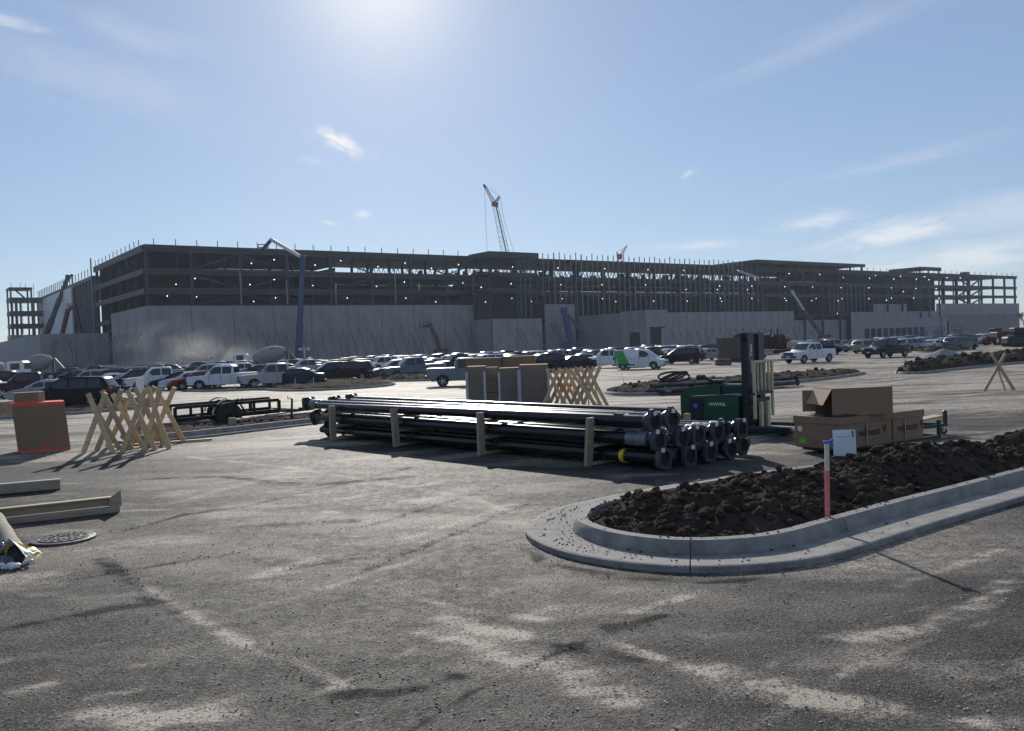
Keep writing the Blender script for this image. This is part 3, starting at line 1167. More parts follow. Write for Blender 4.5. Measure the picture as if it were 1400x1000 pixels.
    part('wall_cap', M_steel, 9.2, 84.2, ft - .22, ft + .22, WTOP + .01, WTOP + .22)
    # wall below the first canopy, and the taller panel beside it
    q0 = bp(669, 441, -10.4)[0]
    zc1 = bp(669, 441.5, -10.4)[1] + .95
    panels(c0 - .2, f1 + .3, -10.45, zc1, 9)
    panels(-10.2, -1.1, c0 - .35, zc1, 9, M_tilt_shade, axis='t')
    part('rear_infill', M_dark, c0 + .2, f1 - .2, -3.6, -3.3, 9, 17)
    panels(108.4, 119.8, ft - .3, WTOP + .15, 5.7)
    part('wall_cap', M_steel, 108.4, 119.9, ft - .55, ft - .05, WTOP + .16, WTOP + .42)
    # the low office block that stands forward
    T0 = bq(848, 433, 121.5)[0]
    T1 = bq(881, 430, 121.5)[0]
    zb = bq(848, 433, 121.5)[1] + .95
    panels(T0, ft, 121.5, zb, 9, M_tilt_shade, axis='t')
    panels(T1, T0, 121.45, zb + .35, 5, M_tilt, axis='t')
    e0, e1 = 121.5, bp(912, 430, T1)[0]
    e2 = bp(1084, 431, T1 + 1)[0]
    panels(e0, e1, T1 - .15, zb + .35, 9)
    panels(e1 + .1, e2, T1 + .6, bp(1000, 431, T1 + .6)[1] + .95, 8.5)
    panels(T1 + 1, -1.5, e2 - .2, bp(1000, 431, T1 + .6)[1] + .95, 8.5, M_tilt_shade, axis='t')
    part('office_roof', M_deck, e0 + .2, e2 - .3, T1 + .8, -1.2, zb - 1.4, zb - 1.1)
    for px0, px1, y0, y1 in ((888, 903, 454, 476), (862, 868, 455, 478)):
        if px0 > 881:
            a, b = bp(px0, 460, T1)[0], bp(px1, 460, T1)[0]
            part('doorway', M_dark, a, b, T1 - .36, T1 - .30, 0, bp(px0, y0, T1)[1] + .95)
            part('door_canopy', M_steel, a - .2, b + .2, T1 - 1.6, T1 - .37, bp(px0, y0, T1)[1] + .97, bp(px0, y0, T1)[1] + 1.3)
    ta, tb = bq(861, 460, 121.3)[0], bq(875, 460, 121.3)[0]
    part('doorway', M_dark, 121.22, 121.28, min(ta, tb), max(ta, tb), 0, 5.0)
    # recess, then the dock wall with its row of doors
    z5 = bp(1120, 441, 2)[1] + .95
    panels(e2 + 8, 262, 2, z5, 12, M_tilt)
    d0, d1 = bp(1163, 430, ft)[0], bp(1280, 430, ft)[0]
    zd = bp(1220, 429.5, ft)[1] + .95
    panels(d0, d1, ft, zd, 9)
    u0, u1 = bp(1192, 420, 1)[0], bp(1240, 420, 1)[0]
    panels(u0, u1, 1.2, WTOP + .1, 9)
    panels(d1 + .2, 400.6, ft, WTOP + .15, 7.0)
    panels(ft, 24, 400.45, WTOP + .15, 8, axis='t')
    for k in range(10):
        px = 1182 + k * 8.4
        a = bp(px, 455, ft)[0]
        o = part('dock_door', M_dark, a, a + 3.2, ft - .22, ft - .15, 0.2, 4.2)
    a = bp(1292, 455, ft)[0]
    part('doorway', M_dark, a, a + 3.2, ft - .22, ft - .15, 0, 6.6)
    part('door_surround', M_tilt, a - 4, a - .3, ft - 1.2, ft - .23, 0, 8.2)

    # the side wing that runs back from the near corner
    part('roof_deck', M_deck, 0, 30, D + .6, 52, ROOF - .6, ROOF - .02)
    part('roof_beam', M_steel, -.35, -.02, .1, 52, ROOF - 1.5, ROOF - .05)
    for z in (F2, F1, 12.6):
        part('floor_beam', M_steel, -.3, -.02, .3 if z > 13 else 35.6, 52, z - 1.2, z)
        part('floor_slab', M_slab, 0, 30, D + .6, 52, z - .35, z)
    for t in (9, 18, 27, 36, 45, 51.6):
        column(.4, t, 0, ROOF - .6, .6)
    part('partition', M_dark, 9, 9.4, 2, 40, 0, F2 + 1.0)
    part('rear_infill', M_dark, 12, 12.4, 40.4, 51, 0, F2 + 1.2)
    zr = 25.0
    part('roof_deck', M_deck, -.4, 40, 52.1, 149, zr - .5, zr)
    part('rear_infill', M_dark, .3, .6, 52.1, 149, 0, zr - .52)
    part('roof_beam', M_steel, -.75, -.42, 52.1, 149, zr - 1.0, zr)
    ta = bq(100, 420, -.6)[0]
    n = 6
    for k in range(n):
        a, b = ta + (147.5 - ta) * k / n, ta + (147.5 - ta) * (k + 1) / n
        part('cladding_panel', M_clad, -.95, -.6, a + .03, b - .03, 8, zr - .9)
    t = 53.0
    while t < ta:
        inst('wall_stud', sm, root, Matrix.Translation((-.7, t, 6)) @ Matrix.Diagonal((1, 1.2, 21.2, 1)))
        t += 4.4
    t = ta
    while t < 149:
        inst('guard_post', pm, root, Matrix.Translation((-.6, t, zr + .01)) @ Matrix.Diagonal((1.5, 1.5, 1.9, 1)))
        t += 3.6
    inst('wall_stud', sm, root, Matrix.Translation((-.9, 51.9, 6)) @ Matrix.Diagonal((2, 2, 23.5, 1)))
    # the low walls beyond the near corner
    wt = 35.5
    w0 = bp(56, 464, wt)[0]
    zw = bp(100, 461.5, wt)[1] + .95
    panels(w0, -.6, wt, zw, 10)
    panels(wt + .2, wt + 90, w0, zw, 10, M_tilt_shade, axis='t')
    return root, ft, T1, e1, e2, d1


B_ROOT, B_FT, B_T1, B_E1, B_E2, B_D1 = build_building()


def build_tower():
    t = 135.0
    s0, s1 = bp(16, 430, t)[0], bp(61, 430, t)[0]
    root = empty('stair_tower', bw(s0, t, 0), BROT, 'open steel stair tower with four dark floors seen against the sky', 'tower')
    w = s1 - s0
    zs = [bp(30, y, t)[1] + .95 for y in (403, 416, 434.5, 452, 466)]
    wt = w * .72
    dp = 9
    for x in (0, w * .13, w * .27, w * .62, w * .80, w * .97):
        for y in (0, dp):
            top = zs[0] if x < wt and x in (0, w * .62) else zs[1]
            MB().span(x - .25, x + .25, y - .25, y + .25, 0, top).build('column', M_steel, root)
    MB().span(-.4, w * .62 + .4, -.4, dp + .3, zs[0] - .1, zs[0] + .5).build('roof_frame', M_steel, root)
    for z in zs[1:4]:
        MB().span(-.4, w, -.5, dp + .3, z - 1.1, z + .3).build('floor_slab', M_steel, root)
    MB().beam((1, .2, zs[0]), (w * .4, .2, zs[1] + .3), .5, .5).build('diagonal_brace', M_steel, root)
    MB().span(-.6, w * .6, -.9, dp, 0, zs[4]).build('base_wall', M_tilt, root)
    for k, (za, zb) in enumerate(zip(zs[1:4], zs[2:5])):
        mb = MB()
        for j in range(7):
            zz = zb + .4 + (za - zb - 1.6) * j / 6
            mb.span(w * .28, w * .36, 2, 3, zz, zz + .22)
        mb.build('stair_flight', M_steel, root)
    for x in (w * .45, w * .7, .2, w * .3):
        MB().span(x - .06, x + .06, -.06, .06, (zs[1] if x > .62 * w else zs[0]) + .5, zs[0] + 2.0).build('guard_post', M_steel, root)


build_tower()


def build_braces():
    n = 0
    pipe = {}

    def brace(s, t, z, ds, dt, tall, label):
        o = MB().tube([(0, 0, z), (ds, dt, .1)], .11, 6).build('wall_brace', M_brace)
        o.location = bw(s, t, 0)
        o.rotation_euler = (0, 0, BROT)
        tag(o, label[0], 'brace', label[1])
    la = ('steel pipe brace leaning against the long grey wall under the big frame', 'pipe braces along the long grey wall')
    s = 1.5
    while s < 88:
        brace(s, B_FT - .3 if s < 84 else -1, random.choice((7.2, 7.6, 6.0)), random.uniform(-.3, .5), -random.uniform(3.3, 4.4), 1, la)
        s += random.choice((1.1, 2.9, 3.4, 1.3, 2.2))
    lb = ('steel pipe brace leaning on the short end wall round the corner', 'pipe braces along the short end wall')
    for k in range(11):
        brace(-.7, 2 + k * 3.0 + random.uniform(-.4, .4), 7.5, -4.0, random.uniform(-.3, .3), 1, lb)
    lc = ('thin pipe brace standing against the low wall of the middle section', 'pipe braces along the low middle wall')
    for s in (91, 92.5, 96, 97.4, 101, 104.5):
        brace(s, -10.9, 6.0, .4, -4, 1, lc)
    for s in (110, 111.2, 112, 115, 116.5):
        brace(s, -1.4, 8, .6, -4.5, 1, lc)
    s = B_E1 + 1.5
    while s < B_E2:
        brace(s, B_T1 + .2, 4.4, .2, -2.0, 1, lc)
        s += 3.4
    ld = ('steel pipe brace leaning on the wall under the open end frame', 'pipe braces under the open end frame')
    s = B_D1 + 6
    while s < 401:
        brace(s, B_FT - .3, 8.2, 2.6, -3.6, 1, ld)
        s += 2.05
    le = ('lone pipe brace on the low wall beside the corner tower', 'pipe braces beside the stair tower')
    for px in (72, 78, 95, 118, 124):
        s = bp(px, 480, 35.5)[0]
        brace(s, 35.2, 6.5, -2.0 if px < 90 else .3, -4, 1, le)


build_braces()


def build_work_lights():
    spots = [(241, 395), (267, 387), (229, 411), (269, 412), (344, 366), (375, 361), (375, 388), (342, 395), (347, 418), (377, 413), (431, 368), (466, 362),
             (517, 370), (428, 396), (515, 397), (475, 413), (554, 365), (590, 372), (627, 367), (553, 391), (633, 392), (555, 413), (596, 418), (658, 398),
             (664, 418), (701, 370), (699, 393), (700, 413), (727, 417), (763, 371), (827, 372), (886, 373), (767, 394), (823, 394), (883, 394), (769, 413),
             (824, 413), (842, 417), (894, 416), (935, 374), (938, 400), (940, 416), (984, 395), (981, 400), (985, 412), (987, 416), (1028, 395), (1022, 400),
             (1028, 412), (1037, 415), (1079, 378), (1073, 396), (1073, 412), (1075, 415), (1111, 396), (1116, 412), (1110, 415), (1121, 379), (1153, 383),
             (1189, 384), (1197, 380), (1150, 397), (1188, 397), (1151, 412), (1146, 415), (1188, 412), (1145, 432), (1222, 385), (1231, 381), (1253, 385),
             (1264, 382), (1270, 386), (1295, 383), (1313, 383), (1219, 397), (1235, 402), (1252, 398), (1280, 398), (1212, 414), (1219, 411), (1249, 411), (1284, 411)]
    mb = MB()
    mb.add([tuple(.10 * c for c in v) for v in ICO_V], [tuple(f) for f in ICO_F], 0)
    mb.span(-.05, .05, -.05, .05, .2, .7, 1)
    me = mb.mesh('work_light', [M_light, M_steel])
    for px, py in spots:
        t = -10.6 if 640 < px < 738 else (-6.8 if 1262 < px < 1287 else -1.6)
        s, z = bp(px, py, t)
        o = inst('work_light', me)
        o.location = bw(s, t, z)
        k = 1.0 + .0016 * max(0, s - 100)
        o.scale = (k, k, k)
        tag(o, 'small round white work light hanging in the dark steel frame', 'work light', 'work lights strung through the steel frame')


build_work_lights()


def build_worker(px, py, t, shirt, label):
    s, z = bp(px, py, t)
    p = bw(s, t, F1 - .95)
    me = bpy.data.meshes.new('worker')
    J = [((0, 0, .95), .13), ((.0, 0, 1.2), .15), ((0, 0, 1.42), .13), ((0, 0, 1.54), .055), ((0, 0, 1.66), .10), ((0, 0, 1.75), .08),
         ((.19, 0, 1.40), .06), ((.27, .03, 1.12), .045), ((.24, -.1, .9), .035), ((-.19, 0, 1.40), .06), ((-.27, .03, 1.12), .045), ((-.24, -.1, .9), .035),
         ((.1, 0, .85), .09), ((.12, -.03, .48), .065), ((.12, 0, .08), .045), ((.12, -.14, .03), .04),
         ((-.1, 0, .85), .09), ((-.12, .03, .48), .065), ((-.12, .06, .08), .045), ((-.12, -.08, .03), .04)]
    ed = [(0, 1), (1, 2), (2, 3), (3, 4), (4, 5), (2, 6), (6, 7), (7, 8), (2, 9), (9, 10), (10, 11), (0, 12), (12, 13), (13, 14), (14, 15), (0, 16), (16, 17), (17, 18), (18, 19)]
    me.from_pydata([j[0] for j in J], ed, [])
    me.materials.append(shirt)
    o = link(bpy.data.objects.new('person', me))
    o.modifiers.new('skin', 'SKIN')
    if len(me.skin_vertices):
        for v, j in zip(me.skin_vertices[0].data, J):
            v.radius = (j[1], j[1])
        me.skin_vertices[0].data[0].use_root = True
    sub = o.modifiers.new('sub', 'SUBSURF')
    sub.levels = sub.render_levels = 1
    o.location = p
    tag(o, label, 'person')
    h = MB().lathe([(.13, 0), (.14, .02), (.12, .1), (.05, .14)], 10).build('hard_hat', M_white, o)
    h.location = (0, 0, 1.70)
    return o


build_worker(573, 394, -.2, M_vest, 'worker in a bright vest and hard hat standing on a floor of the frame')
build_worker(565, 395, -.2, M_denim, 'worker in dark clothes standing beside the bright-vested worker on the frame')


# ------------------------------------------------------------------ cranes and lifts
def lattice(mb, p, q, w0, w1, n, r, up=(0, 1, 0), wmid=None):
    p, q = Vector(p), Vector(q)
    x = (q - p).normalized()
    a = Vector(up).cross(x).normalized()
    b = x.cross(a)
    cs = []
    for i in range(n + 1):
        f = i / n
        w = w0 + (w1 - w0) * f
        if wmid:
            w = (w0 + (wmid - w0) * min(1, f / .25)) if f < .25 else (wmid if f < .75 else wmid + (w1 - wmid) * (f - .75) / .25)
        c = p.lerp(q, f)
        cs.append([c + a * (w * sa) + b * (w * sb) for sa, sb in ((-.5, -.5), (.5, -.5), (.5, .5), (-.5, .5))])
    for i in range(n):
        for k in range(4):
            mb.beam(cs[i][k], cs[i + 1][k], r, r)
            k2 = (k + 1) % 4
            if (i + k) % 2:
                mb.beam(cs[i][k], cs[i + 1][k2], r * .6, r * .6)
            else:
                mb.beam(cs[i][k2], cs[i + 1][k], r * .6, r * .6)
            mb.beam(cs[i][k], cs[i][k2], r * .6, r * .6)
    return mb


def build_lattice_crane():
    Y = 345.0
    P = lambda x, y, yy=Y: atY(x, y, yy)
    root = empty('lattice_crane', P(712, 475), 0, 'tall white lattice-boom crane rising behind the steel frame with a luffing jib', 'crane')
    o = root.location

    def r(p):
        return p - o
    lattice(MB(), r(P(709, 430)), r(P(677.5, 283)), 4.4, 2.0, 22, .15).build('boom', M_boomw, root)
    mb = MB()
    mb.beam(r(P(711, 430, Y - 1)), r(P(678.5, 283, Y - 1)), .42, .42)
    mb.build('boom_pendant', M_steel, root)
    MB().beam(r(P(672.5, 279)), r(P(681, 281)), 2.2, 1.6).build('boom_head', M_craner, root)
    lattice(MB(), r(P(676, 279)), r(P(663, 255)), 1.5, .6, 9, .16).build('jib', M_craner, root)
    MB().beam(r(P(663.6, 257)), r(P(661.3, 252.5)), .9, .8).build('jib_tip', M_steel, root)
    lattice(MB(), r(P(677, 278)), r(P(683.2, 268.5)), 1.2, .5, 5, .16).build('jib_strut', M_steel, root)
    for a, b in (((662, 253), (683.2, 268.5)), ((683.2, 268.5), (689, 300)), ((689, 300), (704, 350)), ((704, 350), (718, 430)), ((662.4, 256), (666, 347))):
        MB().tube([r(P(*a)), r(P(*b))], .055, 5).build('cable', M_steel, root)
    MB().lathe([(.1, 0), (.5, .5), (.5, 1.2), (.1, 1.8)], 8, 0, Matrix.Translation(r(P(666, 352)))).build('hook_block', M_steel, root)
    b = r(P(712, 440))
    MB().bbox((b.x + 4, b.y, 3.2), (9, 4, 3.4), .2).bbox((b.x + 2, b.y - 2.4, .9), (8, 1.2, 1.6), .3).bbox((b.x + 2, b.y + 2.4, .9), (8, 1.2, 1.6), .3).build('crawler_body', M_craner, root)
    MB().beam((b.x, b.y, 5), r(P(709, 430)), 2.5, 2.5).build('boom_foot', M_steel, root)


def build_small_crane():
    Y = 400.0
    P = lambda x, y: atY(x, y, Y)
    root = empty('tower_crane', P(849, 466), 0, 'small distant red and white luffing crane showing above the stud wall', 'crane')
    o = root.location
    r = lambda p: p - o
    lattice(MB(), (0, 0, 0), r(P(847, 356)), 2.2, 2.2, 16, .3).build('mast', M_craner, root)
    lattice(MB(), r(P(848, 351)), r(P(856.5, 336)), 1.6, .6, 8, .22).build('jib', M_boomw, root)
    MB().beam(r(P(843.5, 352)), r(P(850, 351)), 2, 2.4).build('slewing_deck', M_craner, root)
    MB().beam(r(P(843, 345)), r(P(847, 351)), .5, .5).build('counter_jib', M_craner, root)
    MB().tube([r(P(843, 345)), r(P(856, 337))], .08, 5).build('cable', M_steel, root)


def lift(name, pts, Y, radii, mats, label, cat, basket=True, bx=None, size=1.0, hook=False, group=None):
    """A boom lift: base, turntable, boom sections along the pixel chain pts, and a work basket."""
    Ys = Y if isinstance(Y, (list, tuple)) else [Y] * len(pts)
    W = [atY(x, y, yy) for (x, y), yy in zip(pts, Ys)]
    base = Vector((W[0].x, W[0].y, gz(W[0].y)))
    root = empty(name, base, 0, label, cat, group)
    r = [w - base for w in W]
    s = size
    MB().bbox((bx or 0, 0, .95 * s), (4.6 * s, 2.2 * s, .7 * s), .12).build('chassis', mats[-1], root)
    wm = MB().lathe([(.2, -.25), (.55, -.25), (.62, -.15), (.62, .15), (.55, .25), (.2, .25)], 14, 0, Matrix.Rotation(pi / 2, 4, 'X')).mesh('wheel', M_rubber, 35)
    for sx in (-1, 1):
        for sy in (-1, 1):
            inst('wheel', wm, root, Matrix.Translation(((bx or 0) + sx * 1.5 * s, sy * 1.1 * s, .62 * s)) @ Matrix.Scale(s, 4))
    MB().bbox((bx or 0, 0, 1.9 * s), (3.4 * s, 2.0 * s, 1.15 * s), .15).build('turntable', mats[0], root)
    MB().beam((bx or 0, 0, 2.0 * s), r[0], .5 * s, .5 * s).build('boom_pivot', mats[0], root)
    for i in range(len(r) - 1):
        ra, rb = radii[i]
        mb = MB()
        a, b = r[i], r[i + 1]
        n = 3 if (b - a).length > 12 else 1
        for j in range(n):
            w = ra + (rb - ra) * j / max(1, n - 1)
            p, q = a.lerp(b, j / n - (.01 if j else 0)), a.lerp(b, (j + 1) / n)
            mb.beam(p, q, w, w, 0, b=w * .12)
        mb.build('boom_section', mats[min(i, len(mats) - 1)], root)
        MB().bbox(b, (rb * 1.35, rb * 1.15, rb * 1.35), rb * .2).build('boom_joint', mats[min(i, len(mats) - 1)], root)
    if basket:
        c = r[-1] + Vector((0, 0, -.2))
        mb = MB()
        for sx in (-1, 1):
            for sy in (-1, 1):
                mb.span(c.x + sx * 1.1 - .06, c.x + sx * 1.1 + .06, c.y + sy * .5 - .06, c.y + sy * .5 + .06, c.z, c.z + 1.3)
        for z in (.6, 1.25):
            for sy in (-1, 1):
                mb.span(c.x - 1.03, c.x + 1.03, c.y + sy * .5 - .04, c.y + sy * .5 + .04, c.z + z - .05, c.z + z + .05)
        mb.span(c.x - 1.1, c.x + 1.1, c.y - .5, c.y + .5, c.z - .12, c.z)
        mb.build('work_basket', M_steel, root)
    if hook:
        e = r[-1]
        MB().tube([e, e + Vector((.0, 0, -3.0))], .06, 5).build('cable', M_steel, root)
        MB().lathe([(.1, 0), (.35, .4), (.35, .9), (.1, 1.3)], 8, 0, Matrix.Translation(e + Vector((0, 0, -4.2)))).build('hook_block', M_steel, root)
    return root


build_lattice_crane()
build_small_crane()
lift('boom_lift', [(408, 486), (414, 353), (371, 328), (359.5, 341)], 196, [(1.35, .95), (.75, .55), (.7, .6)], [M_bluep, M_boomw, M_bluep, M_bluep],
     'tall blue boom lift with a pale bent jib reaching over the roof edge', 'boom lift')
lift('boom_lift', [(603, 484), (597, 464), (588, 444), (580, 446.5)], 214, [(.95, .8), (.8, .7), (.6, .5)], [M_redp, M_redp, M_steel, M_steel],
     'red boom lift with its basket raised in front of the long grey wall', 'boom lift')
lift('boom_lift', [(781, 470), (771, 425), (797, 455)], 208, [(1.35, 1.2), (.75, .6)], [M_bluep, M_bluep, M_bluep],
     'blue articulated boom lift folded in an upside-down V before the middle wall', 'boom lift', basket=False, size=1.25)
lift('boom_lift', [(1047, 455), (1039.5, 381), (1010, 371)], 285, [(1.1, .75), (.6, .45)], [M_redp, M_galv, M_redp],
     'red boom lift with a pale bent arm reaching in from beside the stud wall', 'boom lift', basket=False)
lift('boom_lift', [(1127, 464), (1100, 426), (1083, 399), (1070, 385)], 270, [(.95, .8), (.7, .6), (.5, .45)], [M_redp, M_galv, M_redp, M_redp],
     'long red and grey boom lift slanting across the recessed bay', 'boom lift', basket=False)
lift('boom_lift', [(83, 466), (92.5, 425), (98, 421)], 240, [(1.0, .8), (.8, .7)], [M_redp, M_redp, M_redp],
     'red boom lift leaning inwards in front of the pale cladding', 'boom lift')
lift('boom_lift', [(112, 466), (104.5, 424), (102.5, 421)], 232, [(.75, .6), (.6, .5)], [M_redp, M_redp, M_redp],
     'thin red boom lift beside the dark stud bay of the end wall', 'boom lift')
lift('mobile_crane', [(60, 466), (93, 379), (98.5, 376.5)], 266, [(1.45, 1.0), (.6, .5)], [M_steel, M_steel, M_steel],
     'mobile crane with a thick dark telescopic boom in front of the end wing', 'crane', basket=False, hook=True)

# ------------------------------------------------------------------ vehicles
def smooth01(x):
    x = min(max(x, 0), 1)
    return x * x * (3 - 2 * x)


def arch(xc, r, z0, n=9):
    h = sqrt(max(r * r - (z0 - .36) ** 2, .01)) if z0 > .36 - r else r
    a0 = atan2(z0 - .36, -h)
    if a0 < 0:
        a0 += 2 * pi
    a1 = atan2(z0 - .36, h)
    return [(xc + r * cos(a0 + (a1 - a0) * k / n), .36 + r * sin(a0 + (a1 - a0) * k / n)) for k in range(n + 1)]


KINDS = {
    'sedan': dict(L=4.75, W=1.82, wb=1.38, r=.33, up=[(-2.35, .50), (-2.37, .80), (-2.30, 1.0), (-1.75, 1.03), (-1.2, 1.0), (.95, .97), (1.1, .96), (1.9, .84), (2.25, .72), (2.36, .55), (2.33, .30)], z0=.24,
                  cab=[(-1.85, 1.0), (-1.15, 1.37), (-.7, 1.45), (-.1, 1.46), (.3, 1.40), (1.15, .94)], split=[-.98, -.12, .72], belt=.96),
    'suv': dict(L=4.8, W=1.92, wb=1.42, r=.37, up=[(-2.36, .50), (-2.40, .85), (-2.34, 1.12), (-1.5, 1.12), (.9, 1.08), (1.1, 1.06), (1.9, .98), (2.28, .86), (2.40, .62), (2.36, .34)], z0=.28,
                cab=[(-2.33, 1.10), (-2.05, 1.62), (-1.85, 1.72), (-.6, 1.76), (.15, 1.73), (.42, 1.66), (1.28, 1.05)], split=[-1.95, -1.18, -.18, .85], belt=1.07),
    'pickup': dict(L=5.8, W=2.0, wb=1.78, r=.40, up=[(-2.86, .58), (-2.90, .75), (-2.88, 1.24), (-2.80, 1.27), (-.95, 1.27), (-.92, 1.20), (1.15, 1.17), (1.3, 1.16), (2.3, 1.10), (2.70, 1.02), (2.86, .78), (2.86, .44)], z0=.40,
                   cab=[(-.93, 1.18), (-.84, 1.78), (-.70, 1.90), (.45, 1.92), (.68, 1.85), (1.42, 1.15)], split=[-.78, .02, 1.02], belt=1.18),
    'van': dict(L=4.85, W=1.84, wb=1.46, r=.33, up=[(-2.40, .45), (-2.43, .9), (-2.40, 1.22), (-1.0, 1.22), (1.0, 1.10), (1.35, 1.06), (2.0, .93), (2.32, .78), (2.42, .55), (2.38, .28)], z0=.24,
                cab=[(-2.41, 1.20), (-2.36, 1.70), (-2.2, 1.84), (-.6, 1.87), (.45, 1.84), (.70, 1.76), (1.62, 1.02)], split=[.05, 1.05], belt=1.08),
}
PAINT = {}


def paint(name):
    C = {'white': (.66, .67, .68), 'silver': (.36, .37, .38), 'grey': (.14, .145, .15), 'black': (.004, .0045, .007), 'navy': (.006, .011, .026),
         'maroon': (.045, .009, .011), 'red': (.26, .02, .02), 'teal': (.015, .035, .045), 'tan': (.30, .27, .22), 'steel': (.15, .17, .20)}
    if name not in PAINT:
        c = C[name]
        PAINT[name] = mat('paint_' + name, c, .32, .35 if name in ('silver', 'grey') else .0, var=.04, scale=2, coat=.08, spec=.22)
    return PAINT[name]


def car_meshes(kind):
    K = KINDS[kind]
    L2, W2 = K['L'] / 2, K['W'] / 2
    wb, r, z0 = K['wb'], K['r'], K['z0']
    low = arch(wb, r + .07, z0)[::-1] + arch(-wb, r + .07, z0)[::-1]
    prof = K['up'] + low                                   # clockwise from the tail over the top to the nose, back underneath
    out = {}

    def plan(x, y, z):
        k = 1 - .16 * smooth01((abs(x) - L2 + .65) / .65) ** 1.5
        k *= 1 - .05 * smooth01((.75 - z) / .5) - .02 * smooth01((z - .8) / .3)
        return (x, y * k, z)
    mb = MB()
    st = [(-W2, .93), (-W2 + .03, .985), (-W2 + .12, 1.0), (W2 - .12, 1.0), (W2 - .03, .985), (W2, .93)]
    cz = .68
    n = len(prof)
    vs = []
    for y, sc in st:
        for i, (x, z) in enumerate(prof):
            if i < len(K['up']):
                vs.append(plan(x * (1 - (1 - sc) * .25), y, cz + (z - cz) * sc))
            else:
                vs.append(plan(x, y, z))
    fs = []
    for k in range(len(st) - 1):
        for i in range(n):
            j = (i + 1) % n
            fs.append((k * n + i, k * n + j, (k + 1) * n + j, (k + 1) * n + i))
    fs.append(tuple(range(n))[::-1])
    fs.append(tuple((len(st) - 1) * n + i for i in range(n)))
    mb.add(vs, fs)
    # cabin
    cab = K['cab']
    zb, zt = cab[0][1], max(c[1] for c in cab)

    def half(z):
        return (W2 - .05) - (W2 * .19) * max(0, min(1, (z - K['belt']) / (zt - K['belt'])))
    m = len(cab)
    vs, fs = [], []
    for sgn, ins in ((-1, 0), (-1, .07), (1, .07), (1, 0)):
        for i, (x, z) in enumerate(cab):
            zz = z - (.05 if (ins == 0 and 0 < i < m - 1) else 0)
            xx = x * (.985 if ins == 0 else 1)
            vs.append((xx, sgn * (half(zz) - ins), zz + (.0 if ins == 0 else .012)))
    for k in range(3):
        for i in range(m):
            j = (i + 1) % m
            fs.append((k * m + i, k * m + j, (k + 1) * m + j, (k + 1) * m + i))
    fs.append(tuple(range(m))[::-1])
    fs.append(tuple(3 * m + i for i in range(m)))
    mb.add(vs, fs)
    out['body'] = (mb, 'paint', 40)
    # side glass, window by window
    wl = []
    sp = K['split']
    for a, b in zip(sp[:-1], sp[1:]):
        z_lo = K['belt'] + .06

        def top(x):
            for (x0, q0), (x1, q1) in zip(cab[:-1], cab[1:]):
                if x0 <= x <= x1:
                    return q0 + (q1 - q0) * (x - x0) / (x1 - x0)
            return z_lo
        xs = [a + .04, a + .04 + (b - a) * .3, a + (b - a) * .62, b - .04]
        P = [(x, max(z_lo, min(top(x) - .10, zt - .13))) for x in xs]
        Q = [(b - .04, z_lo), (a + .04, z_lo)]
        poly = P + Q
        for sgn in (-1, 1):
            g = MB()
            vs = [(x, sgn * (half(z) + .008), z) for x, z in poly]
            vs += [(x, sgn * (half(z) - .02), z) for x, z in poly]
            c = len(poly)
            g.add(vs, [tuple(range(c)) if sgn < 0 else tuple(range(c))[::-1]] + [(k, (k + 1) % c, c + (k + 1) % c, c + k) for k in range(c)])
            wl.append(g)
    out['side_windows'] = wl

    def sheet(p, q, lift, f=.90):
        (x0, a0), (x1, a1) = p, q
        d = Vector((x1 - x0, a1 - a0)).normalized()
        nn = Vector((-d.y, d.x))
        if nn.y < 0:
            nn = -nn
        vs = []
        for t in (.07, .93):
            x, z = x0 + (x1 - x0) * t, a0 + (a1 - a0) * t
            for y in (-1, -.5, .5, 1):
                h = half(z) * f
                bow = .03 * (1 - abs(y)) if y not in (-1, 1) else 0
                vs.append((x + nn.x * (lift + bow), y * h, z + nn.y * (lift + bow)))
        return MB().add(vs, [(0, 1, 5, 4), (1, 2, 6, 5), (2, 3, 7, 6)])
    out['windshield'] = sheet(cab[-2], (cab[-1][0] - .02, cab[-1][1] + .05), .022)
    ri = 1 if kind != 'sedan' else 1
    if kind == 'sedan':
        out['rear_window'] = sheet(cab[0], cab[1], .022)
    else:
        out['rear_window'] = sheet((cab[0][0], cab[0][1] + .05), cab[1], .022, .86)
    # wheels
    w = .23
    t = MB().lathe([(r * .62, -w / 2), (r * .93, -w / 2), (r, -w / 2 + .04), (r, w / 2 - .04), (r * .93, w / 2), (r * .62, w / 2)], 22, 0, Matrix.Rotation(pi / 2, 4, 'X'), closed=True)
    out['tyre'] = t
    rm = MB()
    rm.lathe([(r * .64, -.06), (r * .64, .09), (r * .60, .10), (r * .56, .02), (r * .56, -.06)], 20, 0, Matrix.Rotation(-pi / 2, 4, 'X'), closed=True)
    for k in range(5):
        a = 2 * pi * k / 5
        rm.beam((0, .06, 0), (r * .6 * cos(a), .075, r * .6 * sin(a)), .075, .04, 0, up=(0, 1, 0))
    rm.lathe([(.07, .0), (.07, .09), (.03, .10)], 10, 0, Matrix.Rotation(-pi / 2, 4, 'X'))
    out['rim'] = rm
    dk = MB()
    dk.lathe([(r * .6, -.09), (r * .6, -.02)], 16, 0, Matrix.Rotation(-pi / 2, 4, 'X'))
    out['hub_well'] = dk
    # dark wheel wells and underbody
    ub = MB()
    ub.span(-L2 + .35, L2 - .35, -W2 + .16, W2 - .16, z0 - .02, z0 + .30)
    out['underbody'] = ub
    # lamps, grille, bumpers, mirrors, plates
    fx, zf = K['up'][-3][0], K['up'][-3][1]
    nose = max(p[0] for p in K['up'])
    zh = {'sedan': .66, 'suv': .80, 'pickup': .96, 'van': .74}[kind]
    lw = {'sedan': .42, 'suv': .40, 'pickup': .32, 'van': .36}[kind]
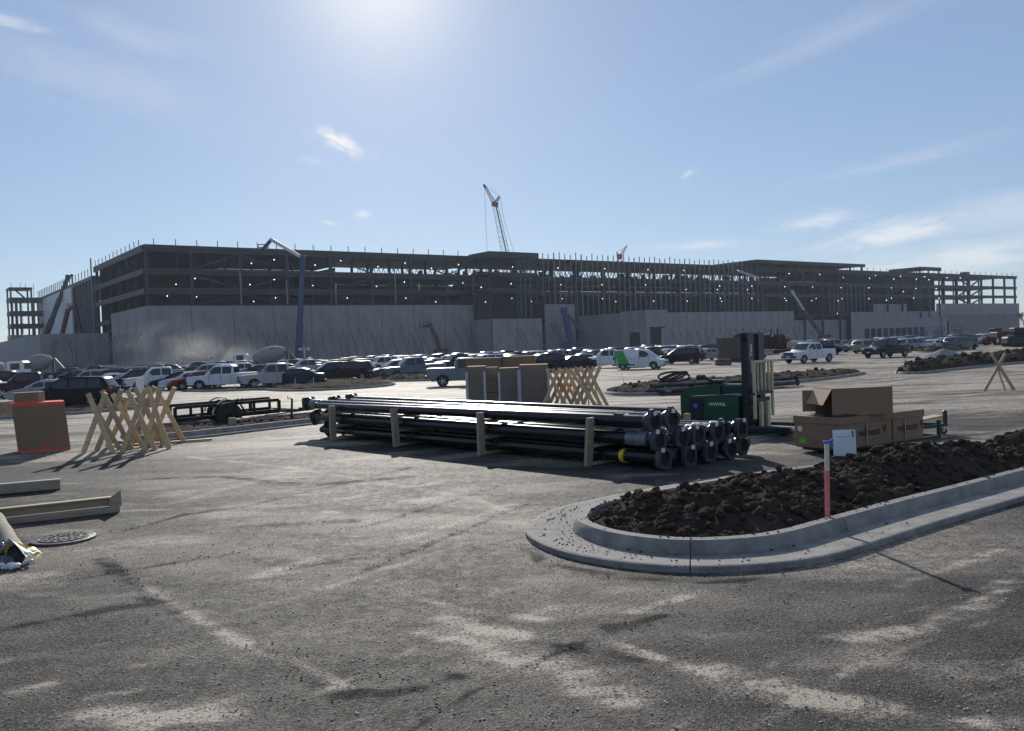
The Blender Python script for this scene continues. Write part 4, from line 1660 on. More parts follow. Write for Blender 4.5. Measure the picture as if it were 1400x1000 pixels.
    lh = {'sedan': .13, 'suv': .15, 'pickup': .24, 'van': .22}[kind]
    hl = []
    for s in (-1, 1):
        g = MB()
        y = s * (W2 * .86 - lw / 2 - .02)
        g.bbox((nose - .14, y, zh), (.26, lw, lh), .04, Matrix.Rotation(-s * .28, 3, 'Z'))
        hl.append(g)
    out['headlights'] = hl
    tl = []
    tx = min(p[0] for p in K['up'])
    zt2 = {'sedan': .82, 'suv': 1.0, 'pickup': 1.05, 'van': 1.15}[kind]
    th = {'sedan': .16, 'suv': .26, 'pickup': .34, 'van': .5}[kind]
    for s in (-1, 1):
        tl.append(MB().bbox((tx + .10, s * (W2 * .85 - .10), zt2), (.24, .24 if kind != 'pickup' else .16, th), .03))
    out['tail_lights'] = tl
    gz_, gh, gw = {'sedan': (.55, .16, 1.0), 'suv': (.72, .22, 1.05), 'pickup': (.90, .30, 1.12), 'van': (.62, .2, 1.0)}[kind]
    g = MB().bbox((nose - .02, 0, gz_), (.08, gw, gh), .025)
    if kind == 'pickup':
        for k in range(3):
            g.span(nose + .022, nose + .035, -gw / 2 + .05, gw / 2 - .05, gz_ - .1 + k * .09, gz_ - .07 + k * .09)
    out['grille'] = g
    zbm = {'sedan': .36, 'suv': .44, 'pickup': .62, 'van': .38}[kind]
    out['front_bumper'] = MB().bbox((nose - .05, 0, zbm), (.22, K['W'] * .86, .15 if kind != 'pickup' else .2), .05)
    out['rear_bumper'] = MB().bbox((tx + .02, 0, zbm + .06), (.22, K['W'] * .84, .16 if kind != 'pickup' else .2), .05)
    out['plate'] = MB().span(nose + .062, nose + .07, -.15, .15, zbm - .05, zbm + .05)
    mr = []
    for s in (-1, 1):
        mr.append(MB().bbox((sp[-1] - .12, s * (W2 + .08), K['belt'] + .10), (.14, .2, .16 if kind != 'pickup' else .24), .035))
    out['mirrors'] = mr
    dh = []
    for s in (-1, 1):
        for x in (sp[-2] + .02, sp[-3] + .0 if len(sp) > 2 else sp[-2] - .8):
            dh.append(MB().bbox((x + .1, s * (W2 - .012), K['belt'] - .13), (.2, .04, .035), .01))
    out['handles'] = dh
    # door seams as thin dark strips set in the side
    sm = MB()
    for s in (-1, 1):
        for x in sp:
            sm.span(x - .008, x + .008, s * (W2 - .004) - .006, s * (W2 - .004) + .006, z0 + .12, K['belt'] - .04)
    out['door_seams'] = sm
    if kind == 'pickup':
        out['bed_shade_sheet'] = MB().span(-2.74, -1.0, -W2 + .14, W2 - .14, 1.262, 1.275)  # dark sheet on the closed top stands in for the bed's shaded hollow
    return out


CAR = {}


def car_data(kind):
    if kind in CAR:
        return CAR[kind]
    cm = car_meshes(kind)
    d = {}
    p = paint('white')
    d['body'] = cm['body'][0].mesh('car_body', p, 40)
    d['side'] = [g.mesh('side_window', M_glass) for g in cm['side_windows']]
    d['windshield'] = cm['windshield'].mesh('windshield', M_glass, 60)
    d['rear'] = cm['rear_window'].mesh('rear_window', M_glass, 60)
    d['tyre'] = cm['tyre'].mesh('wheel', M_rubber, 40)
    d['rim'] = cm['rim'].mesh('rim', M_alloy, 30)
    d['well'] = cm['hub_well'].mesh('brake_disc', M_arch)
    d['under'] = cm['underbody'].mesh('underbody', M_arch)
    d['head'] = [g.mesh('headlight', M_lamp, 50) for g in cm['headlights']]
    d['tail'] = [g.mesh('tail_light', M_tail, 50) for g in cm['tail_lights']]
    d['grille'] = cm['grille'].mesh('grille', M_grille)
    d['fb'] = cm['front_bumper'].mesh('front_bumper', M_grille, 40)
    d['rb'] = cm['rear_bumper'].mesh('rear_bumper', M_grille, 40)
    d['plate'] = cm['plate'].mesh('number_plate', M_label)
    d['mirror'] = [g.mesh('mirror', p, 40) for g in cm['mirrors']]
    d['handle'] = [g.mesh('door_handle', M_grille) for g in cm['handles']]
    d['seam'] = cm['door_seams'].mesh('door_seam', M_grille)
    if 'bed_shade_sheet' in cm:
        d['bed_shade'] = cm['bed_shade_sheet'].mesh('bed_shade_sheet', M_grille)
    allw = MB()
    for g in cm['side_windows'] + [cm['windshield'], cm['rear_window']]:
        allw.add(g.v, g.f)
    d['glass'] = allw.mesh('windows', M_glass)
    CAR[kind] = d
    return d


NAMES = {'sedan': 'sedan_car', 'suv': 'suv', 'pickup': 'pickup_truck', 'van': 'panel_van'}
CATS = {'sedan': 'car', 'suv': 'suv', 'pickup': 'pickup truck', 'van': 'van'}
PLACED = []


def car(kind, color, pos, rot, label, group='cars parked across the lot', full=True, scale=1.0):
    d = car_data(kind)
    K = KINDS[kind]
    root = empty(NAMES[kind], pos, radians(rot), label, CATS[kind], group)
    root.scale = (scale,) * 3
    P = paint(color)

    def own(o):
        o.material_slots[0].link = 'OBJECT'
        o.material_slots[0].material = P
        return o
    own(inst('body', d['body'], root))
    W2 = K['W'] / 2
    for sx in (1, -1):
        for sy in (1, -1):
            M = Matrix.Translation((sx * K['wb'], sy * (W2 - .13), K['r'])) @ (Matrix.Rotation(0 if sy > 0 else pi, 4, 'Z'))
            w = inst('wheel', d['tyre'], root, M)
            if full:
                inst('rim', d['rim'], w)
                inst('brake_disc', d['well'], w)
    inst('underbody', d['under'], root)
    if not full:
        inst('windows', d['glass'], root)
    else:
        for m in d['side']:
            inst('side_window', m, root)
        inst('windshield', d['windshield'], root)
        inst('rear_window', d['rear'], root)
        for m in d['head']:
            inst('headlight', m, root)
        for m in d['tail']:
            inst('tail_light', m, root)
        inst('grille', d['grille'], root)
        inst('front_bumper', d['fb'], root)
        inst('rear_bumper', d['rb'], root)
        inst('number_plate', d['plate'], root)
        for m in d['mirror']:
            own(inst('mirror', m, root))
        for m in d['handle']:
            inst('door_handle', m, root)
        inst('door_seam', d['seam'], root)
        if 'bed_shade' in d:
            inst('bed_shade_sheet', d['bed_shade'], root)
    PLACED.append((pos[0], pos[1]))
    return root


def build_cars():
    F = [
        # kind, colour, pixel x, pixel y of the wheels, heading, label
        ('suv', 'black', 99, 558, 184, 'black suv standing alone broadside behind the taped carton'),
        ('sedan', 'silver', 62, 549, 196, 'silver car half hidden between the black suv and the taped carton'),
        ('pickup', 'maroon', 40, 542, 203, 'dark maroon pickup with a bright headlamp behind the silver car'),
        ('pickup', 'white', -26, 543, 20, 'white vehicle tail cut off by the edge of the photo beside the maroon pickup'),
        ('pickup', 'black', 8, 533, 190, 'black pickup behind the maroon pickup near the mixer drum'),
        ('suv', 'silver', 122, 531, 205, 'silver suv showing over the roof of the lone black suv'),
        ('suv', 'black', 148, 531, 206, 'black suv just behind the tail of the lone black suv'),
        ('sedan', 'white', 150, 533, 207, 'white sedan low behind the tail of the lone black suv'),
        ('sedan', 'silver', 172, 533, 207, 'silver sedan tucked beside the dark navy suv'),
        ('suv', 'navy', 186, 533, 208, 'dark navy suv at the end of the front row of parked cars'),
        ('pickup', 'white', 220, 533, 208, 'white crew-cab pickup facing the aisle beside the dark navy suv'),
        ('sedan', 'navy', 243, 532, 208, 'dark blue sedan between two white vehicles in the front row'),
        ('sedan', 'white', 258, 532, 207, 'white sedan beside the dark blue sedan in the front row'),
        ('sedan', 'red', 272, 532, 206, 'red sedan mostly hidden behind the nose of the long white pickup'),
        ('pickup', 'white', 309, 532, 181, 'long white pickup parked broadside with black lower trim'),
        ('pickup', 'silver', 378, 530, 202, 'light grey crew pickup with tinted rear glass beside the teal sedan'),
        ('sedan', 'teal', 403, 529, 184, 'dark teal sedan parked broadside by the small soil island'),
        ('suv', 'navy', 452, 521, 206, 'dark navy suv nosing out beside the brown-black suv'),
        ('suv', 'maroon', 478, 520, 176, 'very dark red suv seen from the side with a bright alloy wheel'),
        ('sedan', 'white', 512, 517, 24, 'white sedan seen from behind beside the dark red suv'),
        ('suv', 'grey', 543, 518, 205, 'dark grey suv beside the silver crew pickup'),
        ('pickup', 'steel', 565, 518, 204, 'silver crew pickup with the sun glinting on its hood'),
        ('pickup', 'steel', 641, 527, 4, 'silver grey pickup facing the wrapped pallets broadside'),
        ('van', 'white', 876, 505, -24, 'white delivery van with a bright green rear panel'),
        ('pickup', 'white', 1106, 496, 212, 'white pickup driving across the open lot beside the dump truck'),
        ('pickup', 'navy', 1212, 489, 211, 'dark navy pickup with a glinting headlamp crossing the open lot'),
        ('pickup', 'silver', 1137, 482, 8, 'silver pickup parked behind the white moving pickup'),
        ('suv', 'grey', 1172, 481, 207, 'grey suv parked behind the dark navy pickup'),
        ('sedan', 'black', 1190, 480, 207, 'black sedan with a bright nose behind the dark navy pickup'),
        ('suv', 'silver', 1258, 478, 212, 'silver suv facing the camera beside the low soil strip'),
        ('sedan', 'silver', 1290, 474, 212, 'silver sedan beside the low soil strip near the dock wall'),
        ('suv', 'white', 1303, 472, 208, 'white suv parked between a silver sedan and a dark suv'),
        ('suv', 'black', 1318, 473, 210, 'black suv parked beside the big white suv near the end wall'),
        ('suv', 'white', 1341, 471, 208, 'big white suv last in the row before the red telehandler'),
        ('suv', 'black', 932, 498, 150, 'black suv seen from behind beside the rusty tub'),
        ('sedan', 'silver', 966, 493, 205, 'silver sedan glinting beside the rusty tub'),
        ('sedan', 'white', 912, 492, 205, 'white sedan just past the nose of the delivery van'),
        ('sedan', 'silver', 795, 501, 200, 'silver sedan with a round sunlit roof behind the lumber frames'),
        ('sedan', 'navy', 757, 501, 205, 'dark sedan just above the wrapped pallets'),
        ('pickup', 'white', 832, 503, 183, 'white service pickup with side boxes behind the delivery van'),
    ]
    for kind, c, px, py, rot, lab in F:
        p = G(px, py)
        o = car(kind, c, p, rot, lab, 'cars and trucks on the lot')
        if 'bright green' in lab:
            K = KINDS['van']
            W2 = K['W'] / 2
            g = MB()
            y = -W2 - .012
            g.add([(-2.2, y * .97, .55), (-.75, y, .5), (-1.15, y, 1.15), (-2.25, y * .97, 1.15)], [(0, 1, 2, 3)])
            g.add([(-2.28, -W2 + .015, 1.2), (-1.17, -W2 + .015, 1.2), (-1.45, -W2 * .80, 1.78), (-2.3, -W2 * .80, 1.78)], [(0, 1, 2, 3)])
            g.build('green_wrap', M_green2, o)
            MB().span(-2.24, -.3, -W2 - .028, -W2 - .02, .42, .52).build('door_stripe', M_grille, o)
            for k in range(2):
                MB().span(-1.6 + k * 1.1, -1.54 + k * 1.1, -.7, .7, 1.9, 1.94).build('roof_bar', M_grille, o)
        if 'side boxes' in lab:
            for k in range(3):
                MB().bbox((-2.4 + .72 * k, .0, 1.38), (.68, 2.02, .42), .03).build('tool_box', M_white, o)
        if 'very dark red' in lab or 'lone' in lab:
            pass
    # the rows behind, packed side by side
    cols = ['white', 'silver', 'black', 'grey', 'navy', 'white', 'silver', 'black', 'maroon', 'grey', 'white', 'grey', 'tan', 'black']
    kinds = ['suv', 'sedan', 'suv', 'pickup', 'sedan', 'suv']
    n = 0
    for d, heading in ((84, 205), (101, 206), (107, 26), (124, 205), (131, 25), (146, 206)):
        x = -.52 * d
        while x < .56 * d:
            x += 2.9 + (random.random() < .06) * 3
            pxl = x / d * 1200 + 700
            if d < 90 and not (640 < pxl < 840):
                continue
            if 980 < pxl < 1100 or (840 < pxl < 905 and d < 104) or pxl > 1350:
                continue
            if pxl > 1085 and d < 104:
                continue
            if d > 140 and 640 < pxl < 760:
                continue
            y = d + random.uniform(-.5, .5) + (0 if pxl < 900 else 6)
            if any(hypot(x - a, y - b) < 5.2 for a, b in PLACED[:40]):
                continue
            kind, c = random.choice(kinds), random.choice(cols)
            if random.random() < .1:
                continue
            word = {'maroon': 'dark red', 'grey': 'dark grey'}.get(c, c)
            car(kind, c, (x, y, gz(y)), heading + random.uniform(-3, 3),
                f'{word} {CATS[kind].replace(" truck", "")} among the packed rows of parked cars before the building', f'{word} {CATS[kind]}s in the packed rows', full=False)
            n += 1


M_green2 = mat('green_vinyl', (.03, .30, .05), .4, var=.1, scale=2)
build_cars()


def wheel_obj(root, c, r, w, axis='Y', rim=M_alloy):
    R = Matrix.Rotation(pi / 2, 4, 'X') if axis == 'Y' else Matrix.Rotation(pi / 2, 4, 'Y')
    M = Matrix.Translation(c)
    t = MB().lathe([(r * .55, -w / 2), (r * .92, -w / 2), (r, -w / 2 + .03), (r, w / 2 - .03), (r * .92, w / 2), (r * .55, w / 2)], 22, 0, R, closed=True).build('wheel', M_rubber, root, 40)
    t.matrix_local = M
    MB().lathe([(r * .55, -w * .3), (r * .55, w * .3), (r * .2, w * .34), (r * .2, -w * .34)], 16, 0, R).build('rim', rim, t, 40)
    return t


def mixer(px, py, Y, rot, label, color, drum=M_mixer):
    p = atY(px, py, Y)
    root = empty('concrete_mixer_truck', (p.x, p.y, gz(p.y)), radians(rot), label, 'mixer truck', 'concrete mixer trucks by the walls')
    MB().bbox((0, 0, .95), (8.6, .9, .35), .05).build('chassis', M_steel, root)
    prof = [(.35, -2.6), (.75, -2.4), (1.15, -1.0), (1.22, 0), (1.1, 1.0), (.55, 2.0), (.3, 2.2)]
    M = Matrix.Translation((-.9, 0, 2.55)) @ Matrix.Rotation(radians(-75), 4, 'Y')
    o = MB().lathe(prof, 24, 0, M).build('drum', drum, root, 40)
    MB().bbox((3.25, 0, 1.9), (1.9, 2.3, 2.0), .25).build('cab', color, root, 40)
    MB().span(4.21, 4.23, -.95, .95, 1.95, 2.7).build('windshield', M_glass, root)
    for s in (-1, 1):
        MB().span(2.8, 3.8, s * 1.16 - .01, s * 1.16 + .01, 1.95, 2.65).build('side_window', M_glass, root)
    MB().beam((-3.4, 0, 3.2), (-4.6, 0, 1.6), .7, .12).build('chute', M_steel, root)
    MB().beam((-3.2, 0, 3.0), (-3.2, 0, 1.1), .25, .9).build('hopper_frame', M_steel, root)
    for x in (3.2, -1.6, -2.9):
        for s in (-1, 1):
            wheel_obj(root, (x, s * .95, .52), .52, .32)
    return root


mixer(-16, 505, 100, 8, 'mixer truck with a big cream drum at the edge of the photo', M_white)
mixer(40, 505, 128, 200, 'mixer truck with a grey drum beside the cream-drum mixer', M_tan, M_mixd)
mixer(362, 500, 128, 190, 'mixer truck with a pale hood standing among dust before the long wall', M_white, M_mixd)
mixer(268, 500, 186, 60, 'mixer truck half lost in dust behind the parked white pickup', M_tan, M_mixer)


def dump_truck():
    p = atY(1053, 490, 100)
    root = empty('dump_truck', (p.x, p.y, gz(p.y)), radians(-38), 'black dump truck with a domed bed behind the forklift mast', 'truck')
    root.scale = (.98,) * 3
    MB().bbox((0, 0, .9), (7.4, .9, .35), .05).build('chassis', M_steel, root)
    MB().prism([(-3.9, 1.15), (-3.9, 2.9), (-3.2, 3.15), (-.9, 3.15), (-.3, 2.85), (.3, 2.85), (.3, 1.15)], (0, -1.2, 0), (1, 0, 0), (0, 0, 1), (0, 2.4, 0)).build('dump_bed', M_mast, root)
    for k in range(6):
        MB().span(-3.6 + k * .72, -3.5 + k * .72, -1.27, -1.202, 1.2, 2.75).build('bed_rib', M_mast, root)
    MB().bbox((1.4, 0, 2.0), (1.5, 2.2, 1.75), .2).build('cab', paint('maroon'), root, 40)
    MB().bbox((2.9, 0, 1.55), (1.6, 1.6, .95), .25).build('hood', M_tan, root, 40)
    for s in (-1, 1):
        MB().span(.9, 1.9, s * 1.105 - .01, s * 1.105 + .01, 1.95, 2.6).build('side_window', M_glass, root)
        MB().tube([(.55, s * 1.0, 1.0), (.55, s * 1.0, 3.5)], .08, 8).build('exhaust_stack', M_steel, root)
        MB().bbox((.2, s * .95, .75), (1.1, .5, .5), .12).build('fuel_tank', M_galv, root)
        for x in (2.9, -1.4, -2.7):
            wheel_obj(root, (x, s * .95, .53), .53, .34)
    MB().span(2.158, 2.165, -.9, .9, 2.1, 2.75).build('windshield', M_glass, root)
    q = atY(1000, 490, 97)
    tub = empty('skip_container', (q.x, q.y, gz(q.y)), radians(-14), 'big rusty brown tub container beside the dump truck', 'container')
    tub.scale = (.84,) * 3
    h = MB()
    pr = [(-1.5, .5), (-1.85, 3.0), (1.85, 3.0), (1.5, .5)]
    h.prism(pr, (0, -1.2, 0), (1, 0, 0), (0, 0, 1), (0, 2.4, 0))
    h.build('tub', M_rust, tub)
    MB().span(-1.95, 1.95, -1.3, 1.3, 3.003, 3.12).build('rim', M_rust, tub)
    for k in range(5):
        MB().span(-1.3 + k * .62, -1.2 + k * .62, -1.28, -1.203, .6, 2.95).build('side_rib', M_rust, tub)
    MB().span(-1.4, 1.4, -1.0, 1.0, 0, .497).build('skid_base', M_steel, tub)
    c = G(992, 500)
    box = MB().bbox((0, 0, .3), (1.5, .8, .6), .05).build('low_crate', M_rust)
    box.location = (c.x, c.y + 1, gz(c.y))
    tag(box, 'low brown crate lying at the foot of the rusty tub', 'crate')


dump_truck()


def telehandler():
    p = G(1365, 472)
    r = empty('telehandler', (p.x, p.y, gz(p.y)), radians(200), 'red loader with large tyres after the last white suv', 'loader')
    MB().bbox((0, 0, 1.0), (4.4, 1.5, .8), .15).build('chassis', M_redp, r)
    MB().bbox((-.2, -.5, 2.0), (1.5, 1.0, 1.3), .12).build('cab', M_redp, r)
    MB().span(-.9, .5, -1.02, -1.005, 1.7, 2.5).build('side_window', M_glass, r)
    MB().beam((-2.2, .5, 1.8), (2.8, .5, 1.2), .4, .45).build('boom_section', M_redp, r)
    for x in (-1.4, 1.4):
        for s in (-1, 1):
            wheel_obj(r, (x, s * .95, .7), .7, .45)
    q = G(1396, 474)
    d = empty('skid_loader', (q.x, q.y, gz(q.y)), radians(180), 'dark tracked machine standing on the soil at the edge of the photo', 'loader')
    MB().bbox((0, 0, .9), (4.6, 1.8, 1.0), .2).build('body', M_steel, d)
    MB().bbox((.5, 0, 2.0), (1.5, 1.5, 1.2), .1).build('cab', M_steel, d)
    MB().beam((-1.8, .6, 1.6), (3.2, .6, 2.0), .3, .4).build('arm', M_steel, d)
    MB().bbox((3.4, 0, 1.7), (.7, 1.9, .8), .1).build('bucket', M_steel, d)
    for s in (-1, 1):
        MB().bbox((0, s * 1.0, .45), (4.2, .45, .85), .2).build('track', M_rubber, d)


telehandler()


def blue_units():
    for k, (px, py, lab) in enumerate([(1262, 462, 'blue scissor lift parked nearest the dock doors'), (1283, 461, 'blue scissor lift beside the tall wall doorway'),
                                       (1310, 460, 'blue scissor lift among the slanting braces'), (1244, 463, 'blue scissor lift under the dock wall behind parked cars'),
                                       (1232, 463, 'blue scissor lift at the start of the blue row')]):
        p = atY(px, py, 235)
        o = empty('scissor_lift', (p.x, p.y, gz(p.y)), radians(36), lab, 'scissor lift', 'blue lifts along the dock wall')
        MB().bbox((0, 0, .75), (3.4, 1.8, .6), .1).build('chassis', M_bluep, o)
        mb = MB()
        for s in (-.7, .7):
            for j in range(2):
                mb.beam((-1.3, s, 1.1 + j * .6), (1.3, s, 1.7 + j * .6), .1, .12)
                mb.beam((1.3, s, 1.1 + j * .6), (-1.3, s, 1.7 + j * .6), .1, .12)
        mb.build('scissor_arms', M_bluep, o)
        MB().span(-1.7, 1.7, -.9, .9, 2.32, 2.45).build('platform', M_bluep, o)
        mb = MB()
        for x in (-1.65, 0, 1.65):
            for s in (-.85, .85):
                mb.span(x - .04, x + .04, s - .04, s + .04, 2.45, 3.5)
        for s in (-.85, .85):
            mb.span(-1.65, 1.65, s - .03, s + .03, 3.5, 3.57)
        mb.build('guard_rail', M_bluep, o)
        for x in (-1.2, 1.2):
            for s in (-.8, .8):
                wheel_obj(o, (x, s, .42), .42, .3)
    # the small light mast standing by the foot of the tall blue lift
    p = atY(417, 497, 150)
    o = empty('light_tower', (p.x, p.y, gz(p.y)), 0, 'small white light tower beside the foot of the tall blue lift', 'light tower')
    MB().bbox((0, 0, .9), (2.2, 1.3, 1.2), .1).build('engine_box', M_steel, o)
    MB().span(-.12, .12, -.12, .12, 1.5, 3.4).build('mast', M_galv, o)
    MB().span(-.9, .9, -.1, .1, 3.4, 3.55).build('lamp_bar', M_galv, o)
    for s in (-.7, .7):
        MB().bbox((s, -.15, 3.25), (.5, .25, .3), .05).build('lamp_head', M_boomw, o)
    for s in (-.55, .55):
        wheel_obj(o, (0, s * 1.3, .32), .32, .2)


blue_units()


def bare_tree(px, py, Y, h, label):
    p = atY(px, py, Y)
    o = empty('bare_tree', (p.x, p.y, gz(p.y)), 0, label, 'tree', 'small trees beyond the end wall')
    tr = MB()
    tips = []

    def grow(a, d, L, r, lev):
        b = a + d * L
        tr.tube([a, b], [r, r * .65], 5, caps=False)
        if lev == 0:
            tips.append(b)
            return
        for k in range(3 if lev > 1 else 4):
            e = (d + Vector((random.uniform(-.8, .8), random.uniform(-.8, .8), random.uniform(-.1, .5)))).normalized()
            grow(b, e, L * random.uniform(.6, .8), r * .6, lev - 1)
    grow(Vector((0, 0, 0)), Vector((0, 0, 1)), h * .3, h * .022, 4)
    tr.build('trunk', M_bark, o)
    lf = MB()
    for t in tips:
        for k in range(3):
            c = t + Vector((random.gauss(0, .5), random.gauss(0, .5), random.gauss(0, .4)))
            u, v = Vector((random.gauss(0, 1), random.gauss(0, 1), random.gauss(0, 1))).normalized() * .22, Vector((random.gauss(0, 1), random.gauss(0, 1), random.gauss(0, 1))).normalized() * .16
            lf.add([c - u, c + v, c + u, c - v], [(0, 1, 2, 3)])
    lf.build('crown', M_twig, o)


bare_tree(1401, 456, 390, 10, 'brown leafless tree just past the end of the building wall')
bare_tree(1412, 456, 430, 11, 'second brown leafless tree beyond the end of the building wall')

# ------------------------------------------------------------------ light poles on timber cradles
def pole_data():
    s = MB()
    L = 8.35
    s.tube([(0.02, 0, 0), (L * .5, 0, 0), (L, 0, 0)], [.088, .074, .056], 20)
    shaft = s.mesh('pole_shaft', M_black, 40)
    b = MB()
    # square base plate with a round hole and cut corners, 32 mm thick
    n = 32
    outer, inner = [], []
    for k in range(n):
        t = 2 * pi * (k + .5) / n
        c, q = cos(t), sin(t)
        r = min(.140 / max(abs(c), abs(q)), .175)
        outer.append((r * c, r * q))
        inner.append((.100 * c, .100 * q))
    vs = []
    for x in (-.055, .0):
        vs += [(x, a, z) for a, z in outer] + [(x, a, z) for a, z in inner]
    fs = []
    for k in range(n):
        j = (k + 1) % n
        fs += [(k, j, n + j, n + k), (2 * n + j, 2 * n + k, 3 * n + k, 3 * n + j), (k, 2 * n + k, 2 * n + j, j), (n + j, 3 * n + j, 3 * n + k, n + k)]
    b.add(vs, fs)
    plate = b.mesh('base_plate', M_plate)
    h = MB().lathe([(.099, -.010), (.099, .004)], 20, 0, Matrix.Rotation(pi / 2, 4, 'Y')).mesh('bore', M_hole)
    tg = MB().span(-.062, -.057, -.035, .035, -.028, .028).mesh('label_tag', M_label)
    col = MB().lathe([(.128, .0), (.128, .03), (.092, .10)], 20, 0, Matrix.Rotation(pi / 2, 4, 'Y')).mesh('weld_collar', M_black, 40)
    hh = MB().bbox((.55, 0, .085), (.17, .075, .02), .012).mesh('hand_hole', M_plate)
    cap = MB().lathe([(.064, -.02), (.064, .06), (.04, .08)], 16, 0, Matrix.Rotation(pi / 2, 4, 'Y')).mesh('tip_cap', M_plate, 40)
    arm = MB().bbox((L - .35, 0, .085), (.22, .12, .12), .02).mesh('arm_bracket', M_plate)
    return L, shaft, plate, h, tg, col, hh, cap, arm


PD = pole_data()
WRAP = MB().lathe([(.092, .12), (.097, .16), (.094, .22), (.099, .3), (.094, .37), (.097, .44), (.090, .47)], 16, 0, Matrix.Rotation(pi / 2, 4, 'Y')).mesh('protective_wrap', mat('wrap_film', (.16, .17, .19), .4, var=.5, scale=14, bump=.5, bscale=12), 50)


def light_pole(p_base, direction, roll, label, group, tag_at):
    L, shaft, plate, h, tg, col, hh, cap, arm = PD
    d = Vector(direction).normalized()
    y = Vector((0, 0, 1)).cross(d).normalized()
    z = d.cross(y)
    root = empty('light_pole', p_base, 0, label, 'light pole', group)
    R = Matrix((d, y, z)).transposed().to_4x4()
    root.matrix_world = Matrix.Translation(p_base) @ R
    inst('pole_shaft', shaft, root)
    Rx = Matrix.Rotation(radians(roll), 4, 'X')
    pl = inst('base_plate', plate, root, Rx)
    inst('bore', h, pl, Matrix.Translation((-.018, 0, 0)))
    inst('label_tag', tg, root, Matrix.Translation((0, tag_at[0], tag_at[1] * .92)) @ Matrix.Rotation(radians(random.uniform(-25, 25)), 4, 'X'))
    inst('weld_collar', col, root)
    inst('hand_hole', hh, root, Matrix.Rotation(radians(random.choice((0, 90, -90, 40))), 4, 'X'))
    inst('tip_cap', cap, root, Matrix.Translation((L, 0, 0)))
    if random.random() < .45 and 'first from' not in label:
        inst('protective_wrap', WRAP, root, Matrix.Rotation(random.uniform(0, 6), 4, 'X'))
    return root


